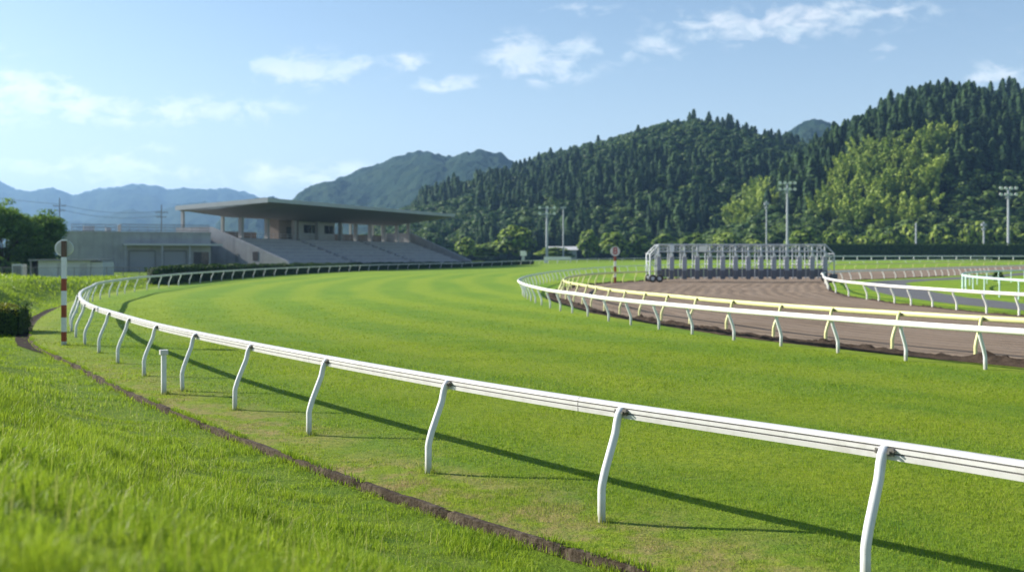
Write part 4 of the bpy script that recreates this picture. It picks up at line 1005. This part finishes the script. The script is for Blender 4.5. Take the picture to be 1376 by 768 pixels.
def thinpole(px, d, ytop, label, top=None, w=.35):
    x = (px-688)/F*d; H = CAMH+(YH-ytop)*d/F; t = thing('slim_pole', label, 'pole', (x, d, 1.0))
    mb = MB(); mb.tube([(0,0,-.3),(0,0,H-1)], [w, w*.75], 8); mb.build('shaft', [M['poststeel']], t)
    if top == 'box':
        mb = MB(); mb.box(-.9, .9, -.5, .5, H-2.6, H-1.6); mb.box(-.6,.6,-.4,.4,H-4.2,H-3.5); mb.build('speaker_box', [M['poststeel']], t)
    if top == 'tip': mb = MB(); mb.box(-1.1, 1.1, -.4, .4, H-1.6, H-.98); mb.build('lamp', [M['poststeel']], t)
thinpole(757, 400, 278, 'slim grey pole with a small head beside the shorter floodlight', 'tip')
thinpole(1030, 402, 270, 'slim grey utility pole beside the bamboo beyond the starting gate', 'box')
thinpole(1231, 384, 299, 'plain short grey pole rising above the long dark hedge', None, .4)
thinpole(1322, 388, 298, 'short pole with a small box beside the last floodlight', 'box', .4)

# white roofed hut, white box and white goal-like barrier near the far rail
x = (737-688)/F*412
t = thing('hut', 'low hut with a long white roof half hidden behind shrubs', 'hut', (x, 424, .8))
mb = MB(); mb.box(0, 12.5, 0, 5, -1, 4.6); mb.build('wall', [M['shed']], t)
mb = MB(); mb.add([(-.6,-.6,4.603),(13.1,-.6,4.603),(13.1,5.6,4.603),(-.6,5.6,4.603),(-.6,2.5,6.1),(13.1,2.5,6.1)], [(0,1,2,3),(0,4,5,1),(3,2,5,4),(0,3,4),(1,5,2)]); mb.build('roof', [M['white']], t)
x = (703-688)/F*330
t = thing('relay_box', 'small white rounded equipment box on a stand behind the far rail', 'box', (x, 330, 1.1))
mb = MB(); P = [(-.95,1.75),(1.15,1.75),(1.15,2.7),(.95,3.15),(.5,3.45),(-.75,3.45),(-.95,3.25)]; n_ = len(P)
mb.add([(a,-.6,b) for a, b in P]+[(a,.6,b) for a, b in P], [tuple(range(n_)), tuple(range(2*n_-1,n_-1,-1))]+[(i,(i+1)%n_,n_+(i+1)%n_,n_+i) for i in range(n_)]); mb.build('housing', [M['offwhite']], t)
mb = MB(); mb.box(-.5, .5, -.3, .3, -.2, 1.7); mb.build('stand', [M['steel']], t)
x = (731-688)/F*300
t = thing('barrier', 'white horizontal barrier panel on short posts across the far turf edge', 'barrier', (x, 300, .75), .06)
mb = MB(); mb.box(0, 8.2, -.06, .06, .95, 1.85); mb.build('panel', [M['offwhite']], t)
for xx in (.15, 4.1, 8.05):
    mb = MB(); mb.box(xx-.12, xx+.12, .07, .25, -.3, 1.7); mb.build('post', [M['postwhite']], t)
mb = MB(); mb.box(.3, 1.2, .1, .9, -.2, .9); mb.build('counterweight', [M['white']], t)

# ------------------------------------------------------------------ grass blades
def blades(name, P, Nl, hgt, wid, mt, lean=.5, label=None, rdv=None, gust=(.15, .05), tint=None):
    n = len(P); yaw = RNG.uniform(0, 2*PI, n); la = RNG.uniform(0, 2*PI, n); lm = np.abs(RNG.normal(0, lean, n))
    side = np.column_stack([np.cos(yaw), np.sin(yaw), np.zeros(n)])*(wid/2)[:, None]
    ld = np.column_stack([np.cos(la)+gust[0], np.sin(la)+gust[1], np.zeros(n)])*(lm*hgt)[:, None]
    up = np.array([0, 0, 1.])*hgt[:, None]
    mid = P+up*.55+ld*.35; tip = P+up*(1-.35*np.minimum(lm, 1))[:, None]+ld
    V = np.stack([P-side, P+side, mid+side*.75, mid-side*.75, tip], 1).reshape(-1, 3); b = np.arange(n)*5
    Q = np.stack([b, b+1, b+2, b+3], 1); T = np.stack([b+3, b+2, b+4], 1)
    at = {'tint': np.repeat(RNG.uniform(0, 1, n) if tint is None else tint, 5)}
    if rdv is not None: at['rd'] = np.repeat(rdv, 5)
    o = link(bpy.data.objects.new(name, np_mesh(name, V, T, Q, [mt], at))); return tag(o, label, 'grass', kind='stuff')
def inview(x, y, pad=.12): return (y > .6) & (np.abs(x/np.maximum(y, .1)) < .5143+pad+.9/np.maximum(y, .5))
# bank: long blades
kq0, kq1 = KERB.near((9,-1)), KERB.near((-33,108))
parts = []
def bank_pts(n, smin, smax, dmin, dmax):
    qq = RNG.uniform(kq0, kq1, n); s = RNG.uniform(smin, smax, n); p = KERB.at(qq); xy = p+KERB.left(qq)*s[:, None]
    ok = inview(xy[:, 0], xy[:, 1]) & (xy[:, 1] >= dmin) & (xy[:, 1] < dmax); xy, s, yk = xy[ok], s[ok], p[ok, 1]
    return np.column_stack([xy, bank_z(s, yk, xy[:, 0])-.01]), s
Lk = kq1-kq0
def by_density(dens, smin, smax, dmin, dmax): return bank_pts(int(Lk*(smax-smin)*dens), smin, smax, dmin, dmax)
HT_, WD_, PP = [], [], []
for dens, dmin, dmax, hs, ws in ((3000, .8, 7, (.06, .16), .006), (2900, 7, 12, (.065, .16), .007), (2000, 12, 17, (.07, .16), .009), (420, 17, 34, (.08, .17), .014), (110, 34, 66, (.10, .22), .03), (26, 66, 118, (.16, .36), .07)):
    P, s = by_density(dens, .02, 8.0 if dmax < 20 else 11 if dmax < 60 else 26, dmin, dmax)
    k = ~((P[:, 1] > 29) & (P[:, 1] < 55) & (s < .46)); P, s = P[k], s[k]
    cl = fbm(P[:, 0]*2.1, P[:, 1]*2.1, 77, 3); k = RNG.uniform(0, 1, len(P)) < np.clip(.35+1.6*(cl-.3), .2, 1); P, s, cl = P[k], s[k], cl[k]
    tall = .4+1.0*np.clip((cl-.28)*2.2, 0, 1); band = np.exp(-((s-2.9)/.5)**2)*.45*(P[:, 1] < 26)
    PP.append(P); HT_.append(RNG.uniform(*hs, len(P))*(tall*(.6+.4*sst(.6, 3.2, s))+band)); WD_.append(ws*RNG.uniform(.6, 1.3, len(P)))
# dead stalks, and tufts that hang over the edging
P, s = by_density(14, .5, 8, .8, 24); PP.append(P); HT_.append(RNG.uniform(.14, .30, len(P))); WD_.append(RNG.uniform(.003, .006, len(P))); n_st = len(P)
n_ = 26000; qq = RNG.uniform(kq0, KERB.near((-17, 37)), n_); cl = fbm(qq*1.1, qq*0+4, 33, 3); k = cl > RNG.uniform(.42, .62, n_); qq = qq[k]; s = RNG.uniform(-.05, .09, len(qq)); p = KERB.at(qq); xy = p+KERB.left(qq)*s[:, None]
ok = inview(xy[:, 0], xy[:, 1]); xy, s = xy[ok], s[ok]; P = np.column_stack([xy, np.where(s < .05, -.005, -.09)]); PP.append(P); HT_.append(RNG.uniform(.04, .11, len(P))); WD_.append(RNG.uniform(.006, .012, len(P))); n_h = len(P)
tn = RNG.uniform(0, .93, sum(len(a) for a in PP)); tn[len(tn)-n_h-n_st:len(tn)-n_h] = 1.0
blades('bank_grass', np.vstack(PP), None, np.concatenate(HT_), np.concatenate(WD_), M['bank_blade'], .5, 'long bright green grass on the sloping bank in the foreground', tint=tn)
# turf: short blades
def turf_pts(dens, d0, d1):
    out = []
    n = int(dens*(1.04+.24)*.5*(d1*d1-d0*d0)); y = np.sqrt(RNG.uniform(d0*d0, d1*d1, n)); x = RNG.uniform(-.62, .62, n)*y
    P = np.column_stack([x, y]); 
    # inside the edging: use signed side of the nearest edging point
    keep = np.zeros(n, bool); rd = np.zeros(n); KP = KERB.P[::2]; KN = KERB.left(KERB.S)[::2]
    for i in range(0, n, 4000):
        blk = P[i:i+4000]; dl = blk[:, None]-KP[None]; j = (dl**2).sum(2).argmin(1); v = blk-KP[j]; sd = (v*KN[j]).sum(1); keep[i:i+4000] = sd < -.01; rd[i:i+4000] = -sd
    return P[keep], rd[keep]
KERBfull = KERB
_P, _S, _L = KERB.P, KERB.S, KERB.L
sub = _P[(_P[:, 1] < 90) & (_P[:, 1] > -8)]; KT = Curve([(0, 0), (1, 0)]); KT.setP(sub)
KERB = KT
PP, RR, HT_, WD_ = [], [], [], []
wl_ = INW.P
for dens, d0, d1, hs, ws in ((1700, 6.0, 13, (.02, .055), .007), (900, 13, 20, (.025, .055), .010), (300, 20, 32, (.03, .06), .018), (70, 32, 72, (.03, .055), .035)):
    P, rd = turf_pts(dens, d0, d1)
    if d0 > 30: k = RNG.uniform(0, 1, len(P)) < np.clip((d1-P[:, 1])/(d1-d0), 0, 1)**1.2; P, rd = P[k], rd[k]
    # not on the dirt: stay outside the white inner rail
    xr = np.interp(P[:, 1], wl_[wl_[:, 1] < 70][:, 1], wl_[wl_[:, 1] < 70][:, 0]); k = P[:, 0] < xr+.1; P, rd = P[k], rd[k]
    cl = fbm(P[:, 0]*.9, P[:, 1]*.9, 91, 3); bare = fbm(P[:, 0]*1.6, P[:, 1]*1.6, 15, 3)
    k = ~((rd < 1.6) & (bare > .45) & (RNG.uniform(0, 1, len(P)) < .75)); P, rd, cl = P[k], rd[k], cl[k]
    PP.append(np.column_stack([P, np.full(len(P), -.004)])); RR.append(rd); HT_.append(RNG.uniform(*hs, len(P))*(.55+1.3*np.clip(cl-.28, 0, .5))); WD_.append(ws*RNG.uniform(.6, 1.3, len(P)))
for p_ in near_posts+[U(220, 529), U(86, 463.5)]:
    a_ = RNG.uniform(0, 2*PI, 70); r_ = RNG.uniform(.045, .17, 70); P = np.column_stack([p_[0]+np.cos(a_)*r_, p_[1]+np.sin(a_)*r_, np.full(70, -.004)])
    PP.append(P); RR.append(np.full(70, .4)); HT_.append(RNG.uniform(.04, .12, 70)); WD_.append(RNG.uniform(.006, .012, 70))
blades('turf_grass', np.vstack(PP), None, np.concatenate(HT_), np.concatenate(WD_), M['turf_blade'], .45, 'short mown grass of the turf track', np.concatenate(RR), gust=(.2, 0))

# ------------------------------------------------------------------ haze, sky, sun, camera
def m_haze(name):
    m = bpy.data.materials.new(name); m.use_nodes = True; t = m.node_tree; t.nodes.clear(); N = NT(t); out = t.nodes.new('ShaderNodeOutputMaterial')
    v = N.n('ShaderNodeVolumePrincipled', {'Color': (.34, .61, 1, 1), 'Density': 1.25e-4, 'Anisotropy': .25}); N.l.new(v.outputs[0], out.inputs['Volume']); return m
mb = MB(); mb.box(-11500, 11500, -400, 8600, -1.9, 560); hz = mb.build('haze', [m_haze('haze')]); tag(hz, kind='stuff')

w = bpy.data.worlds.new('World'); sc.world = w; w.use_nodes = True; t = w.node_tree; t.nodes.clear(); N = NT(t)
sun_rot = math.atan2(-SUN_DX, -SUN_DY)      # azimuth of the sun, clockwise from +Y
sky = N.n('ShaderNodeTexSky', None, sky_type='NISHITA', sun_disc=False, sun_elevation=SUN_EL, sun_rotation=sun_rot, altitude=0, air_density=1.0, dust_density=1.0, ozone_density=1.8)
dirv = N.n('ShaderNodeTexCoord').outputs['Generated']; sep = N.n('ShaderNodeSeparateXYZ', {0: dirv})
yy = N.math('MAXIMUM', sep.outputs[1], .05); u = N.math('DIVIDE', sep.outputs[0], yy); v = N.math('DIVIDE', sep.outputs[2], yy)
uv = N.n('ShaderNodeCombineXYZ', {0: u, 1: v, 2: 0.0}).outputs[0]
warp = N.n('ShaderNodeMapping', {'Vector': uv, 'Scale': (1, 2.0, 1)}).outputs[0]
n1 = N.noise(34, warp, 8, .6, .4); n2 = N.noise(5, warp, 5, .55, .4)
uw = N.math('ADD', u, N.math('MULTIPLY', N.math('SUBTRACT', N.noise(9, warp, 4), .5), .03)); vw = N.math('ADD', v, N.math('MULTIPLY', N.math('SUBTRACT', N.noise(16, uv, 4), .5), .016))
CL = [(110,152,210,22,.62),(20,124,100,20,.6),(30,103,70,7,.45),(300,148,120,16,.6),(160,228,95,22,.95),(20,222,50,12,.8),(418,93,68,22,1.15),(360,90,30,16,.9),(540,82,40,14,.75),(600,112,45,11,.85),(692,70,36,24,1.1),(745,92,50,22,.85),(770,60,45,14,.6),(870,72,48,20,.6),
      (1060,30,150,24,.62),(990,42,90,20,.5),(1180,12,90,16,.45),(780,12,60,10,.5),(1335,104,34,17,1.1),(380,240,90,18,.7),(470,232,60,16,.75),(200,196,30,8,.6),(1190,70,30,14,.4),(500,-120,300,60,.9),(1300,-90,260,50,.8),(-200,100,200,60,.9),(1700,60,240,50,.8)]
tot = None
for px_, py_, sx_, sy_, am in CL:
    du = N.math('MULTIPLY', N.math('SUBTRACT', uw, (px_-688)/F), F/sx_); dv_ = N.math('MULTIPLY', N.math('SUBTRACT', vw, (YH-py_)/F), F/sy_)
    r2 = N.math('ADD', N.math('MULTIPLY', du, du), N.math('MULTIPLY', dv_, dv_)); g = N.math('MULTIPLY', N.math('EXPONENT', N.math('MULTIPLY', r2, -1)), am)
    tot = g if tot is None else N.math('ADD', tot, g)
dens = N.math('MULTIPLY', N.ramp(N.math('ADD', N.math('MULTIPLY', tot, .95), N.math('MULTIPLY', N.math('SUBTRACT', n1, .5), 3.2)), .26, 1.0), N.ramp(tot, .06, .45))
dens = N.math('MULTIPLY', N.math('MINIMUM', dens, 1.0), N.math('GREATER_THAN', sep.outputs[1], .06))
BGS = .081
cloudc = N.mix(N.ramp(N.math('ADD', N.math('MULTIPLY', n2, .5), N.math('MULTIPLY', N.noise(26, warp, 5, .6, .3), .5)), .38, .6), (4.7, 5.5, 5.75), (6.7, 6.7, 6.7))
lowb = N.math('MULTIPLY_ADD', N.math('EXPONENT', N.math('MULTIPLY', N.math('ABSOLUTE', sep.outputs[2]), -8)), 1.1, 1.0)
cloudc = N.n('ShaderNodeVectorMath', {0: cloudc, 'Scale': lowb}, operation='SCALE').outputs[0]
hor = N.math('MULTIPLY', N.math('EXPONENT', N.math('MULTIPLY', N.math('ABSOLUTE', sep.outputs[2]), -10)), .75)
skyc = N.mix(hor, N.mix(1.0, sky.outputs[0], (.89, .965, .985), 'MULTIPLY'), (8.5, 8.8, 9.0))
colr = N.mix(N.math('MULTIPLY', dens, .58), skyc, cloudc)
bg = N.n('ShaderNodeBackground', {'Color': colr, 'Strength': BGS}); wo = t.nodes.new('ShaderNodeOutputWorld'); t.links.new(bg.outputs[0], wo.inputs['Surface'])

sl = bpy.data.lights.new('sun', 'SUN'); sl.energy = 4.8; sl.angle = math.radians(.6); sl.color = (1, .93, .82); so = link(bpy.data.objects.new('sun', sl))
so.rotation_euler = Vector((SUN_DX*math.cos(SUN_EL), SUN_DY*math.cos(SUN_EL), -math.sin(SUN_EL))).to_track_quat('-Z', 'Y').to_euler()
cam = bpy.data.cameras.new('camera'); co = link(bpy.data.objects.new('camera', cam)); sc.camera = co
cam.lens = 35; cam.sensor_width = 36; cam.clip_start = .05; cam.clip_end = 30000; cam.shift_y = -(384-YH)/1376
co.location = (0, 0, CAMH); co.rotation_euler = (PI/2, 0, 0)
cam.dof.use_dof = True; cam.dof.focus_distance = 11.5; cam.dof.aperture_fstop = 1.4
sc.view_settings.view_transform = 'Standard'; sc.view_settings.look = 'None'; sc.view_settings.exposure = 1.0; sc.view_settings.gamma = 1; sc.view_settings.use_curve_mapping = False
sc.cycles.use_denoising = True; sc.cycles.max_bounces = 5; sc.cycles.transparent_max_bounces = 6; sc.cycles.volume_bounces = 0
try: sc.cycles.denoiser = 'OPENIMAGEDENOISE'
except Exception: pass
